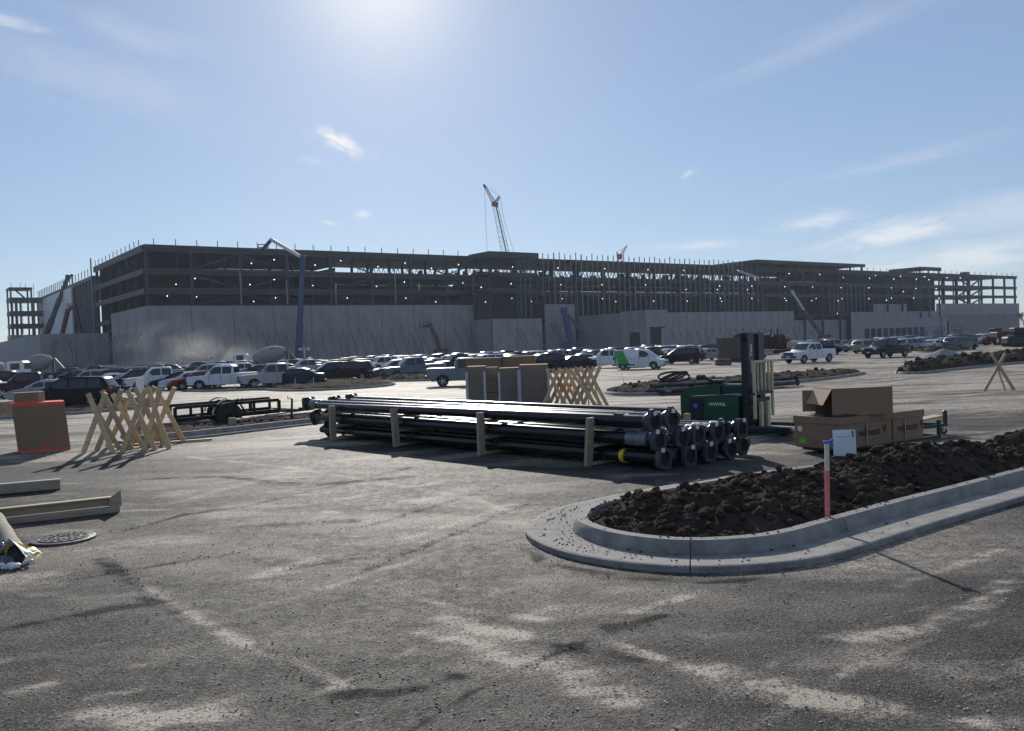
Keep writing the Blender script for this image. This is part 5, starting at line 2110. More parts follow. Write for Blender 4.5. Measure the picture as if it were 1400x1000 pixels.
def build_poles():
    post1 = Vector((1.08, 12.08, 0))
    e = Vector((-.685, .728, 0)).normalized()
    n = Vector((e.y, -e.x, 0))
    n = n if n.y > 0 else -n

    def at(lat, along, z):
        return post1 + n * lat + e * along + Vector((0, 0, z))
    rows = [  # lateral, height, offset of the near end, reversed, plate roll, words
        (.16, .150, -1.05, 0, 12, 'bottom tier, first from the timber uprights'), (.62, .150, -1.12, 0, 2, 'bottom tier, second from the timber uprights'),
        (1.04, .150, -1.16, 0, 18, 'bottom tier, third from the timber uprights'), (1.48, .152, -1.2, 0, 45, 'bottom tier, plate turned like a diamond'),
        (1.98, .152, -1.08, 0, 40, 'bottom tier, outermost on the forklift side'),
        (.12, .395, -1.0, 0, 5, 'middle tier, first behind the timber uprights'), (.36, .395, -.95, 1, 35, 'middle tier, second plate at the trailer end'),
        (.56, .395, -1.05, 0, 25, 'middle tier, third from the timber uprights'), (.86, .395, -1.1, 0, 10, 'middle tier, fourth from the timber uprights'),
        (1.12, .395, -.85, 1, 10, 'middle tier, fifth, plate at the trailer end'), (1.32, .395, -1.1, 0, 4, 'middle tier, sixth from the timber uprights'),
        (1.62, .395, -1.0, 0, 30, 'middle tier, seventh from the timber uprights'), (1.92, .395, -1.1, 0, 3, 'middle tier, outermost beside the forklift'),
        (.10, .64, -.95, 0, 30, 'top tier, first along the timber uprights'), (.42, .64, -1.0, 0, 38, 'top tier, second, plate raised'),
        (.24, .645, -.4, 1, 3, 'top tier, square plate at the trailer end'), (.80, .645, -.5, 1, 8, 'top tier, third, plate at the trailer end'),
        (1.34, .645, -.3, 1, 2, 'top tier, last, plate at the trailer end'),
        (.40, .150, -.9, 1, 42, 'bottom tier, plate out at the trailer end'), (.82, .150, -.8, 1, 30, 'bottom tier, next plate at the trailer end'),
        (1.26, .150, -.75, 1, 12, 'bottom tier, third plate at the trailer end'), (1.72, .150, -.85, 1, 40, 'bottom tier, outer plate at the trailer end'), (.24, .395, -.7, 1, 20, 'middle tier, first plate at the trailer end'),
        (.70, .395, -.8, 1, 5, 'middle tier, third plate at the trailer end'), (1.47, .395, -.75, 1, 33, 'middle tier, outer plate at the trailer end')]
    L = PD[0]
    for lat, z, off, rev, roll, words in rows:
        lab = f'black light pole in the big stack, {words}'
        dz = random.uniform(-.008, .008)
        if rev:
            light_pole(at(lat, off + L, z + dz), -e, roll, lab, 'black light poles stacked in front', (random.uniform(-.04, .04), .12))
        else:
            light_pole(at(lat, off, z + dz), e, roll, lab, 'black light poles stacked in front', (random.choice((-.05, .05, .0)), .125))
    # timber cradles
    for i, (al, words) in enumerate([(0.0, 'cradle timber nearest the pole plates'), (2.28, 'middle cradle timber'), (4.57, 'third cradle timber from the pole plates'), (6.6, 'last cradle timber, nearest the trailer')]):
        o = empty('timber_cradle', at(0, al, 0), atan2(n.y, n.x), f'rough timber cradle under the pole stack, {words}', 'timber cradle', 'timber cradles holding the pole stack')
        h = .67
        lean = (.05, .0, -.04, 0)[i]
        MB().beam((-.06, lean, 0), (-.06, -lean * .3, h), .055, .13, 0, up=(1, 0, 0), b=.006).build('upright', M_wood2, o)
        MB().beam((2.2, 0, 0), (2.2, 0, .55), .055, .13, 0, up=(1, 0, 0), b=.006).build('upright', M_wood2, o)
        for z in (.02, .268, .515):
            MB().beam((-.02, 0, z + .012), (2.14 if z < .5 else 1.6, 0, z + .012), .10, .035, 0, b=.004).build('cross_board', M_wood2, o)
        if i in (0, 1):
            MB().beam((.0, .08, .27), (.75, .06, .30), .03, .09, 0, b=.004).build('side_board', M_wood2, o)
    s = MB().lathe([(.09, -.04), (.094, -.035), (.094, .035), (.09, .04)], 18, 0, Matrix.Rotation(pi / 2, 4, 'Y')).build('yellow_band', M_yellow)
    M = Matrix((e, Vector((0, 0, 1)).cross(e), Vector((0, 0, 1)))).transposed().to_4x4()
    s.matrix_world = Matrix.Translation(at(.16, -.42, .15)) @ M
    tag(s, 'short yellow band wrapped round a bottom pole near its plate', 'band')
    # the second stack beyond
    a, b = Vector((6.9, 41.5, 0)), Vector((15.6, 45.5, 0))
    d = (b - a).normalized()
    m = Vector((-d.y, d.x, 0))
    k = 0
    for lat, z, rev, words in [(0, .16, 0, 'bottom, first row'), (.34, .16, 0, 'bottom, second across'), (.68, .16, 0, 'bottom, third across'), (1.02, .16, 1, 'bottom, fourth with its plate at the far end'),
                               (.15, .44, 0, 'upper, first across'), (.5, .44, 0, 'upper, second across'), (.85, .44, 1, 'upper, third with its plate at the far end'), (1.36, .16, 0, 'bottom, last across')]:
        off = random.uniform(-.2, .25)
        p = a + m * lat + d * off
        p.z = gz(p.y) + z
        dd = d.copy()
        dd.z = (gz(p.y + d.y * 8) - gz(p.y)) / 8
        if rev:
            p = p + dd * (PD[0] + .9)
            dd = -dd
        light_pole(p, dd, random.choice((0, 20, 45)), f'black pole of the distant stack, {words}', 'black light poles stacked beyond the forklift', (.0, .12))
    for al in (1.5, 4.5, 7.5):
        q = a + d * al
        o = MB().beam((0, -.2, .012), (0, 1.7, .012), .12, .024).build('timber_bearer', M_wood2)
        o.location = (q.x, q.y, gz(q.y))
        o.rotation_euler = (0, 0, atan2(d.y, d.x))
        tag(o, 'flat board lying under the distant pole stack', 'timber', 'boards under the distant pole stack')
    o = empty('cable_coil', (a.x + .9, a.y + .9, gz(a.y) + .6), 0, 'dark looped strap heaped on the near end of the distant pole stack', 'strap')
    mb = MB()
    for j in range(3):
        pts = [(.75 * cos(t) * (1 - .1 * j), .3 * sin(t) + j * .1, .22 + .22 * sin(t * 1.0 + j)) for t in np.linspace(0, 2 * pi, 20)]
        mb.tube(pts, .05, 6)
    mb.build('loop', M_rubber, o)


build_poles()


def text(body, size, M, parent, m, name='lettering', extrude=.0015, bold=0.0):
    c = bpy.data.curves.new(name, 'FONT')
    c.body = body
    c.size = size
    c.extrude = extrude
    c.offset = bold
    c.align_x, c.align_y = 'CENTER', 'CENTER'
    c.materials.append(m)
    tmp = bpy.data.objects.new(name, c)
    COL.objects.link(tmp)
    bpy.context.view_layer.update()
    me = bpy.data.meshes.new_from_object(tmp.evaluated_get(bpy.context.evaluated_depsgraph_get()))
    bpy.data.objects.remove(tmp)
    o = bpy.data.objects.new(name, me)
    link(o, parent)
    o.matrix_local = M
    return o


def frame(x, y, z, o=(0, 0, 0)):
    M = Matrix((Vector(x), Vector(y), Vector(z))).transposed().to_4x4()
    return Matrix.Translation(o) @ M


# ------------------------------------------------------------------ forklift
def build_forklift():
    p = Vector((4.30, 15.62, 0))
    rz = radians(-38)
    o = empty('forklift', p, rz, 'green walkie forklift with a dark mast and cream load backrest behind the poles', 'forklift')
    # local +X is the fork side
    for s in (-1, 1):
        mb = MB()
        y = s * .235
        mb.span(-.055, .055, y - .125, y + .125, .04, 1.74)
        mb.span(-.11, -.056, y - s * .02 - .075, y - s * .02 + .075, .04, 1.70)
        mb.build('mast_rail', M_mast, o)
    MB().span(-.10, .07, -.35, .34, 1.742, 1.77).build('mast_top', M_mast, o)
    MB().prism([(-.42, 1.74), (-.336, 1.74), (-.336, 1.56)], (-.05, 0, 0), (0, 1, 0), (0, 0, 1), (.1, 0, 0)).build('mast_gusset', M_mast, o)
    for z in (.25, .62, 1.15):
        MB().span(-.12, -.06, -.13, .13, z, z + .09).build('mast_cross_member', M_mast, o)
    MB().tube([(-.12, 0, .1), (-.12, 0, 1.62)], .030, 10).build('lift_cylinder', M_chrome, o)
    for s in (-1, 1):
        MB().tube([(.0, s * .10, .3), (.0, s * .10, 1.72)], .012, 6).build('lift_chain', M_mast, o)
    text('Yale', .125, frame((0, 0, 1), (0, -1, 0), (1, 0, 0), (.057, -.235, 1.46)), o, M_label, bold=.003)
    MB().span(.056, .060, -.275, -.20, 1.06, 1.30).build('data_plate', M_galv, o)
    # carriage, load backrest, forks
    bx = .17
    for z in (.22, .52, .72):
        MB().span(.075, bx - .03, -.36, .36, z, z + .10).build('carriage_bar', M_mast, o)
    for y in (-.40, .40):
        MB().bbox((bx, y, .76), (.045, .06, .98), .006).build('backrest_post', M_cream, o)
    for k in range(4):
        y = -.24 + k * .16
        MB().bbox((bx, y, .99), (.03, .036, .50), .005).build('backrest_bar', M_cream, o)
    for z in (1.262, .705):
        MB().bbox((bx, 0, z), (.042, .87, .045), .006).build('backrest_rail', M_cream if z > 1 else M_mast, o)
    for y in (-.13, .17):
        mb = MB()
        mb.span(bx - .02, bx + .025, y - .06, y + .06, .06, .56)
        mb.add([(bx + .026, y - .06, .06), (bx + .026, y + .06, .06), (bx + .026, y + .06, .11), (bx + .026, y - .06, .11),
                (bx + 1.05, y - .05, .06), (bx + 1.05, y + .05, .06), (bx + 1.05, y + .05, .075), (bx + 1.05, y - .05, .075)],
               [(0, 1, 2, 3), (4, 7, 6, 5), (0, 4, 5, 1), (3, 2, 6, 7), (0, 3, 7, 4), (1, 5, 6, 2)])
        mb.build('fork', M_cream, o)
    # body
    MB().prism([(-1.47, .10), (-1.47, .66), (-1.38, .78), (-.72, .86), (-.66, .86), (-.66, .10)], (0, .02, 0), (1, 0, 0), (0, 0, 1), (0, .38, 0)).build('battery_cover', M_green, o)
    MB().prism([(-1.12, .10), (-1.12, .62), (-1.05, .66), (-.18, .70), (-.14, .66), (-.14, .10)], (0, -.40, 0), (1, 0, 0), (0, 0, 1), (0, .40, 0)).build('body_side', M_green, o)
    MB().span(-1.09, -.80, -.412, -.402, .16, .62).build('side_panel', M_mast, o)
    MB().bbox((-.42, .2, .5), (.46, .36, .7), .04).build('power_unit', M_greend, o)
    MB().lathe([(.045, 0), (.045, .004)], 16, 0, frame((1, 0, 0), (0, 0, 1), (0, -1, 0), (-.95, -.413, .49))).build('round_badge', M_blue, o)
    text('HAWAIL', .085, frame((1, 0, 0), (0, 0, 1), (0, -1, 0), (-.53, -.402, .52)), o, M_label, bold=.001)
    MB().beam((-.72, .1, .84), (-1.0, .0, 1.0), .05, .05, b=.01).build('tiller', M_mast, o)
    MB().bbox((-1.03, 0, .98), (.10, .30, .10), .03).build('tiller_handle', M_mast, o)
    MB().bbox((-.80, .2, .90), (.26, .24, .06), .02).build('control_pod', M_redp, o)
    for s in (-1, 1):
        MB().bbox((.30, s * .42, .09), (1.0, .13, .12), .02).build('outrigger', M_mast, o)
        wheel_obj(o, (.66, s * .42, .075), .075, .10, rim=M_mast)
    wheel_obj(o, (-1.1, 0, .115), .115, .10, rim=M_mast)
    MB().bbox((-.62, -.16, .14), (1.0, .45, .1), .02).build('base_frame', M_mast, o)


build_forklift()


# ------------------------------------------------------------------ cartons on the dolly, and the paper-white box
def carton(name, L, W, H, m, lid=.0, lidh=.1, label=None, cat='carton', loc=(0, 0, 0), rz=0, group=None):
    o = empty(name, loc, rz, label, cat, group)
    MB().bbox((L / 2, W / 2, H / 2), (L, W, H), .006).build('carton_body', m, o)
    if lid:
        MB().bbox((L / 2, W / 2, H - lidh / 2 + .006), (L + 2 * lid, W + 2 * lid, lidh), .006).build('carton_lid', m, o)
    return o


def build_cartons():
    c = Vector((4.50, 12.12, 0))
    r = Vector((.85, .53, 0)).normalized()
    rz = atan2(r.y, r.x)
    l = Vector((-r.y, r.x, 0))
    zb = .085
    a = carton('printed_carton', 1.16, .78, .44, M_card, .014, .10, 'wide lidded cardboard carton with green label sticker on its end', 'carton', c + Vector((0, 0, zb)), rz, 'lidded cartons on the green dolly')
    b = carton('printed_carton', .74, .78, .43, M_card, .014, .10, 'shorter lidded cardboard carton next to the cart plank', 'carton', c + r * 1.22 + l * .02 + Vector((0, 0, zb)), rz, 'lidded cartons on the green dolly')
    for o, w, x0 in ((a, 1.16, .70), (b, .74, .40)):
        text('valmont', .15, frame((1, 0, 0), (0, 0, 1), (0, -1, 0), (x0 - .05, -.002, .20)), o, M_ink, bold=.003)
        mb = MB()
        for pts in ([(0, .075), (.032, .075), (.052, .02), (.036, -.02)], [(.104, .075), (.072, .075), (.040, -.03), (.052, -.06)]):
            mb.prism(pts, (x0 + .235, -.0015, .205), (1, 0, 0), (0, 0, 1), (0, -.0015, 0))
        mb.build('logo', M_ink, o)
        MB().span(x0 - .14, x0 - .115, -.0165, -.0145, .0, .345).build('strap', M_card2, o)
        MB().span(x0 - .14, x0 - .115, -.0165, .79, .4485, .451).build('strap', M_card2, o)
    MB().span(-.003, -.001, .58, .70, .05, .125).build('lime_label', M_lime, a)
    MB().lathe([(.042, 0), (.042, .002)], 20, 0, frame((0, -1, 0), (0, 0, 1), (-1, 0, 0), (-.001, .68, .26))).build('round_sticker', M_label, a)
    # an open carton lying on top, its mouth to the side
    p = c + l * .42 + r * .20 + Vector((0, 0, zb + .452))
    o = empty('open_carton', p, radians(8), 'opened cardboard carton lying on its side on top of the lidded cartons', 'carton')
    w, d, h, t = .92, .50, .39, .008
    mb = MB()
    mb.span(0, w, -d / 2, -d / 2 + t, 0, h)
    mb.span(0, w, d / 2 - t, d / 2, 0, h)
    mb.span(0, w, -d / 2 + t, d / 2 - t, 0, t)
    mb.span(0, w, -d / 2 + t, d / 2 - t, h - t, h)
    mb.span(w - t, w, -d / 2 + t, d / 2 - t, t, h - t)
    mb.build('carton_shell', M_card, o)
    MB().beam((-.002, 0, h - .01), (-.14, 0, h * .42), d, .006).build('top_flap', M_card2, o)
    MB().beam((-.002, 0, .008), (-.06, 0, -.0), d * .9, .006).build('bottom_flap', M_card, o)
    MB().beam((-.003, d / 2 - .01, h / 2), (-.17, d / 2 + .05, h / 2), .006, h * .8).build('side_flap', M_card, o)
    # crumpled plastic lying on the lid
    X, Y = np.meshgrid(np.linspace(0, .62, 40), np.linspace(0, .34, 24))
    Z = .006 + .05 * fbm(X * 9, Y * 9, 5, 4, .6) * np.minimum(1, np.minimum(np.minimum(X, .62 - X), np.minimum(Y, .34 - Y)) / .05)
    me, _ = grid_mesh('plastic_wrap', X, Y, Z, M_plastic)
    q = link(bpy.data.objects.new('plastic_wrap', me))
    q.location = c + l * .02 + r * .05 + Vector((0, 0, zb + .448))
    q.rotation_euler = (0, 0, rz)
    tag(q, 'crumpled dark plastic sheet lying on the lid of the wide carton', 'plastic sheet')
    # white foam board box leaning at the corner
    k = c + Vector((.0, -.16, 0))
    o = empty('white_box', k, radians(-6), 'flat white box with faint print standing on end before the carton corner', 'box')
    R = Matrix.Rotation(radians(-6), 3, 'X')
    MB().bbox((.0, 0, .195), (.29, .07, .38), .006, R).build('box_body', M_white, o)
    MB().box((.10, -.054, .335), (.018, .004, .09), R).build('hand_slot', M_ink, o)
    MB().box((-.03, -.049, .30), (.18, .003, .008), R).build('printed_line', M_galv, o)
    MB().box((.0, -.031, .10), (.09, .003, .012), R).build('printed_line', M_galv, o)
    # the dolly
    d0 = c + r * .05 + l * .06
    o = empty('platform_dolly', (d0.x, d0.y, 0), rz, 'low green steel dolly with casters carrying cartons and a plank', 'dolly')
    for y in (.06, .62):
        MB().bbox((1.25, y, .060), (2.45, .06, .045), .006).build('side_rail', M_greend, o)
    for x in (.03, .9, 1.7, 2.44):
        MB().bbox((x, .34, .060), (.06, .49, .045), .006).build('cross_rail', M_greend, o)
    MB().bbox((2.46, .06, .20), (.055, .055, .23), .006).build('corner_post', M_greend, o)
    MB().bbox((2.10, .62, .20), (.055, .055, .23), .006).build('corner_post', M_greend, o)
    return c, r, l


M_plastic = mat('dark_plastic', (.03, .035, .05), .18, var=.3, scale=5)


def build_dolly2():
    # the part of the cart that shows past the cartons: post, plank, caster
    a, b = G(1262, 598), G(1293, 594)
    o = empty('hand_cart', (a.x, a.y, 0), 0, 'small green cart with one plank across it and a caster at its end', 'cart')
    d = (b - a)
    L = d.length
    x = d.normalized()
    y = Vector((-x.y, x.x, 0))

    def w(f, s, z):
        return x * (f * L) + y * s + Vector((0, 0, z))
    MB().beam(w(-.9, 0, .155), w(1.05, 0, .155), .05, .05, b=.006).build('side_rail', M_greend, o)
    MB().beam(w(-.9, .5, .155), w(.85, .5, .155), .05, .05, b=.006).build('side_rail', M_greend, o)
    MB().beam(w(1.0, .0, .155), w(.80, .52, .155), .05, .045, b=.006).build('end_rail', M_greend, o)
    MB().bbox(w(.98, 0, .27), (.065, .05, .24), .008).build('corner_post', M_greend, o)
    MB().bbox(w(.2, .5, .30), (.06, .05, .26), .008).build('corner_post', M_greend, o)
    MB().beam(w(-.3, .12, .25), w(.96, .10, .30), .20, .03, b=.004).build('plank', M_woodp, o)
    for f, s in ((.9, .0), (.7, .5), (-.8, 0), (-.8, .5)):
        c = w(f, s, .06)
        wheel_obj(o, c, .055, .035, rim=M_chrome)
        MB().bbox(c + Vector((0, 0, .045)), (.05, .06, .06), .008).build('caster_fork', M_chrome, o)


build_cartons()
build_dolly2()


# ------------------------------------------------------------------ the taped carton, small carton, crossed lumber frames
def build_taped():
    a, b = G(25, 621), G(97, 615.5)
    d = (b - a)
    rz = atan2(d.y, d.x)
    W = d.length
    o = empty('taped_carton', a, rz, 'tall brown carton edged with orange tape standing by the crossed lumber', 'carton')
    sh = -.075                                  # the carton leans a little
    H, Dp = .93, .72

    def lean(mb):
        mb.v = [(x + sh * z / H * (1.0 if True else 0), y, z) for x, y, z in mb.v]
        return mb
    mb = MB().bbox((W / 2, Dp / 2, H / 2 + .01), (W, Dp, H), .012)
    lean(mb).build('carton_body', M_card, o)
    t = .006
    lean(MB().span(-.004, W + .004, -t, -.001, H - .045, H + .012)).build('tape_strip', M_tape, o)
    lean(MB().span(-.004, W + .004, -t, Dp, H + .011, H + .015)).build('tape_strip', M_tape, o)
    lean(MB().span(.0, W, -t, -.001, .02, .06)).build('tape_strip', M_tape, o)
    lean(MB().prism([(W * .46, .06), (W * .60, .06), (W * .57, .12), (W * .53, .10), (W * .50, .15)], (0, -.001, 0), (1, 0, 0), (0, 0, 1), (0, -.005, 0))).build('tape_patch', M_tape, o)
    lean(MB().span(.0, .012, -t, -.001, .06, H * .25)).build('tape_strip', M_tape, o)
    lean(MB().span(W * .05, W * .98, -t - .02, -t - .002, -.004, .02)).build('bottom_flap', M_card2, o)
    c = a + d.normalized() * .0 + Vector((-d.y, d.x, 0)).normalized() * .34 + Vector((-.02, 0, H + .027))
    k = carton('small_carton', .52, .30, .18, M_card2, 0, .1, 'small pale carton resting on top of the taped carton', 'carton', c, rz + radians(6))
    MB().span(-.002, .40, -.004, -.001, .0, .178).build('carton_face', M_card, k)


build_taped()


def cross_frame(base, heading, h, spread, label, group, leg=True, m=M_wood, w=.088, t=.038, lean=0.0, rail=0.0):
    """Two crossed boards and a back leg, as nailed site trestles are."""
    o = empty('lumber_trestle', base, heading, label, 'trestle', group)
    for s in (-1, 1):
        MB().beam((-s * spread * .5, s * t * .55, 0.004), (s * spread * .26, s * t * .55 + lean, h), w, t, 0, up=(0, 1, 0), b=.004).build('cross_board', m, o)
    zc = h * .66
    if leg:
        MB().beam((.0, .06, zc), (random.uniform(-.06, .06), .62, .004), w, t, 0, up=(1, 0, 0), b=.004).build('back_leg', M_woodp, o)
    if rail:
        MB().beam((0, -rail * .5, zc + .08), (0, rail * .5, zc + .08), t, w, 0, b=.004).build('top_rail', m, o)
    return o


def build_trestles():
    g = 'crossed lumber trestles by the taped carton'
    rows = [(134, 620, 1.10, .62, -8, 'end trestle of the near lumber cluster, beside the taped carton', .10),
            (156, 616, 1.14, .66, 4, 'second trestle of the near lumber cluster from the taped carton', .05),
            (171, 612, 1.05, .74, -4, 'middle trestle of the near lumber cluster with dark knots', .0),
            (190, 617, 1.14, .60, 8, 'trestle with broad boards at the centre of the near cluster', .06),
            (201, 609, 1.16, .72, -2, 'trestle with a tall slanting board in the near cluster', .0),
            (214, 615, 1.18, .46, 10, 'narrow upright trestle of the near cluster with a grey board', .08),
            (229, 606, 1.12, .70, 0, 'end trestle of the near lumber cluster, beside the kerb', .0)]
    for i, (px, py, h, sp, a, lab, ln) in enumerate(rows):
        cross_frame(G(px, py), radians(a), h, sp, lab, g, True, (M_wood, M_wood2, M_wood)[i % 3], lean=ln * .5)
    p = G(150, 612)
    o = MB().beam((0, 0, .02), (1.75, .75, .02), .12, .038, b=.004).build('loose_board', M_wood)
    o.location = p
    tag(o, 'loose board lying on the ground under the near trestles', 'board')
    # small white notice fixed to a lath beside the near cluster
    q = G(160, 612)
    q.y += 1.2
    o = empty('marker_stake', q, 0, 'lath with a small white notice behind the near trestles', 'stake')
    MB().span(-.02, .02, -.012, .012, 0, 1.25).build('lath', M_stake, o)
    MB().span(-.085, .085, -.022, -.014, .98, 1.33).build('notice', M_label, o)
    g = 'crossed lumber trestles beside the wrapped pallets'
    for i in range(7):
        px = 758 + i * 6.4
        p = G(px, 557.5)
        p = p + Vector((.08 * i, .40 * (i % 4) + .1 * (i % 3), 0))
        p.z = gz(p.y)
        cross_frame(p, radians(-12 + 5 * (i % 3)), 1.34, .86, ['trestle of the far cluster touching the wrapped pallet', 'second trestle of the far cluster from the pallets', 'third trestle of the far cluster from the pallets',
                    'middle trestle of the far cluster with dark boards', 'fifth trestle of the far cluster from the pallets', 'sixth trestle of the far cluster from the pallets', 'outer trestle of the far cluster with one long leg'][i],
                    g, True, (M_wood, M_wood2, M_wood)[i % 3], w=.115, t=.045)
    p = G(806, 557)
    o = MB().beam((.25, 0, 0), (-.62, .3, 1.28), .045, .1, 0, b=.004).build('leaning_board', M_wood)
    o.location = p
    tag(o, 'single board leaning outwards from the far trestle cluster', 'board')
    # the single one on the open paving
    a, b = G(1343, 535), G(1390, 534)
    p = (a + b) / 2
    o = cross_frame(p, radians(4), 1.32, (b - a).length * .98, 'single crossed lumber trestle alone on the open paving', None, False, M_wood2, w=.10, t=.045)
    MB().beam((.02, .10, .82), (.04, -.28, .004), .045, .045, 0, up=(1, 0, 0)).build('back_leg', M_wood2, o)


build_trestles()


# ------------------------------------------------------------------ wrapped pallets
def build_pallets():
    y0 = 30.6
    def P(px, py=557, yy=y0):
        return atY(px, py, yy)

    def block(px0, px1, top, depth, yy, wrap, label, m=M_card, base=None, cat='pallet load', group='wrapped pallet loads of cartons'):
        a, b = P(px0, 555, yy), P(px1, 555, yy)
        zt = atY((px0 + px1) / 2, top, yy).z
        zb = gz(yy) if base is None else base
        w = b.x - a.x
        o = empty('pallet_load', ((a.x + b.x) / 2, yy + depth / 2, zb), radians(-2), label, cat, group)
        H = zt - zb
        z = 0
        if base is None:
            for s in (-.42, 0, .42):
                MB().span(s * w - .05, s * w + .05, -depth / 2, depth / 2, 0, .09).build('pallet_runner', M_wood2, o)
            MB().span(-w / 2, w / 2, -depth / 2, depth / 2, .092, .115).build('pallet_deck', M_wood2, o)
            z = .118
        n = 1 if H < .5 else 3
        hh = (H - z) / n
        for k in range(n):
            MB().bbox((0, 0, z + hh * (k + .5)), (w - .02 * (k % 2), depth, hh - .008), .012).build('carton', m, o)
        if wrap:
            X = w / 2 + .012
            mb = MB()
            nx, nz = 16, 14
            hw = min(H, wrap)
            vs, fs = [], []
            for i in range(nz + 1):
                for j in range(nx + 1):
                    rip = .008 * (vnoise(j * .9, i * 1.7, 7) + vnoise(j * .3, i * 2.3, 3))
                    vs.append((-X + 2 * X * j / nx, -depth / 2 - .010 - rip, .10 + (hw - .1) * i / nz))
            for i in range(nz):
                for j in range(nx):
                    q = i * (nx + 1) + j
                    fs.append((q, q + 1, q + nx + 2, q + nx + 1))
            mb.add(vs, fs)
            for s in (-1, 1):
                mb.add([(s * X, -depth / 2 - .012, .1), (s * X, depth / 2 + .012, .1), (s * X, depth / 2 + .012, hw), (s * X, -depth / 2 - .012, hw)], [(0, 1, 2, 3)])
            mb.build('stretch_wrap', M_film, o, 60)
            for s in (-1, 1):
                MB().span(s * (X - .02) - .045, s * (X - .02) + .045, -depth / 2 - .045, -depth / 2 - .034, .1, hw).build('corner_board', M_galv, o)
        return o
    block(640, 665, 501, 1.0, y0 + .3, 1.34, 'wrapped carton pallet at the pickup end of the row')
    block(666, 682, 502, .9, y0 + .75, 0, 'bare tan carton stack in the gap between wrapped pallets', M_card2)
    block(684, 711, 503, 1.0, y0 + .3, 1.30, 'middle wrapped carton pallet with a crossed strap')
    block(712, 752, 498.5, 1.1, y0, 1.36, 'largest wrapped carton pallet, beside the far trestles')
    block(639, 688, 489.5, .9, y0 + 1.9, 0, 'tall brown carton stack behind the pickup-end pallet', M_card, None, 'carton stack', 'unwrapped carton stacks')
    block(689, 735, 487, .9, y0 + 2.0, 0, 'tallest brown carton stack behind the middle pallet', M_card, None, 'carton stack', 'unwrapped carton stacks')


build_pallets()


# ------------------------------------------------------------------ trailer
def build_trailer():
    p = G(307, 582)
    s = p.y / 1200 * 1.0
    o = empty('utility_trailer', (p.x, p.y, gz(p.y)), radians(27), 'small black utility trailer with open rails standing on its two wheels', 'trailer')
    x0, x1 = -66 * s, 68 * s
    top, low = 31 * s, 17 * s
    w = 1.25
    ys = (-w / 2, w / 2)
    tl = .02

    def z(h, x):
        return h + x * .02
    for y in ys:
        MB().beam((x0, y, z(top, x0)), (x1, y, z(top, x1)), .08, .08).build('top_rail', M_black, o)
        MB().beam((x0, y, z(low - .05, x0)), (x1, y, z(low - .02, x1)), .07, .11).build('side_rail', M_black, o)
        for k in range(5 if y < 0 else 6):
            x = x0 + (x1 - x0) * (k / (4 if y < 0 else 5))
            MB().beam((x, y, z(low, x)), (x, y, z(top, x)), (.07 if k not in (0, 4) else .09), .06, up=(0, 1, 0)).build('rail_post', M_black, o)
    for k in range(5):
        x = x0 + (x1 - x0) * k / 4
        MB().beam((x, -w / 2, z(low - .04, x)), (x, w / 2, z(low - .04, x)), .05, .05).build('cross_rail', M_black, o)
    MB().span(x0 + .05, x1 - .1, -w / 2 + .04, w / 2 - .04, low - .012, low - .006).build('expanded_floor', M_black, o) if False else None
    r = .335
    for y in (-w / 2 - .16, w / 2 + .16):
        wheel_obj(o, (0, y, r), r, .19, rim=M_mast)
        pts = [((r + .075) * cos(t), (r + .075) * sin(t)) for t in np.linspace(.1, pi - .1, 14)] + [((r + .055) * cos(t), (r + .055) * sin(t)) for t in np.linspace(pi - .1, .1, 14)]
        MB().prism(pts, (0, y - .12, r), (1, 0, 0), (0, 0, 1), (0, .24, 0)).build('fender', M_black, o, 40)
    MB().tube([(0, -w / 2 - .1, r), (0, w / 2 + .1, r)], .035, 8).build('axle', M_black, o)
    t = 104 * s
    for y in ys:
        MB().beam((x1, y, low), (t, y * .08, low - .05), .05, .07).build('tongue', M_black, o)
    MB().bbox((t + .06, 0, low - .02), (.22, .08, .09), .02).build('hitch', M_black, o)
    MB().tube([(92 * s, .05, .06), (94 * s, .05, 31 * s)], .032, 8).build('jack', M_black, o)
    MB().tube([(94 * s, .05, 31 * s), (88 * s, .05, 31 * s), (88 * s, .05, 35.5 * s)], .014, 6).build('jack_handle', M_black, o)
    MB().bbox((92 * s, .05, .03), (.16, .12, .05), .01).build('jack_foot', M_black, o)
    for x in (-2, 4, 24, 30):
        MB().span(x * s - .02, x * s + .02, .6, .64, top, top + .07).build('tie_down', M_black, o)
    # board lying along the kerb behind it
    a, b = G(322, 585), G(421, 571)
    k = MB().beam((0, 0, .20), (b - a) + Vector((0, 0, .26)), .12, .05, b=.004).build('kerb_board', M_woodp)
    k.location = a
    tag(k, 'long pale board lying along the soil beside the trailer', 'board')
    a = G(318, 588)
    k = MB().bbox((0, 0, .22), (.17, .1, .15), .01).build('timber_offcut', M_wood2)
    k.location = a
    tag(k, 'short timber block under the end of the long pale board', 'timber')


build_trailer()


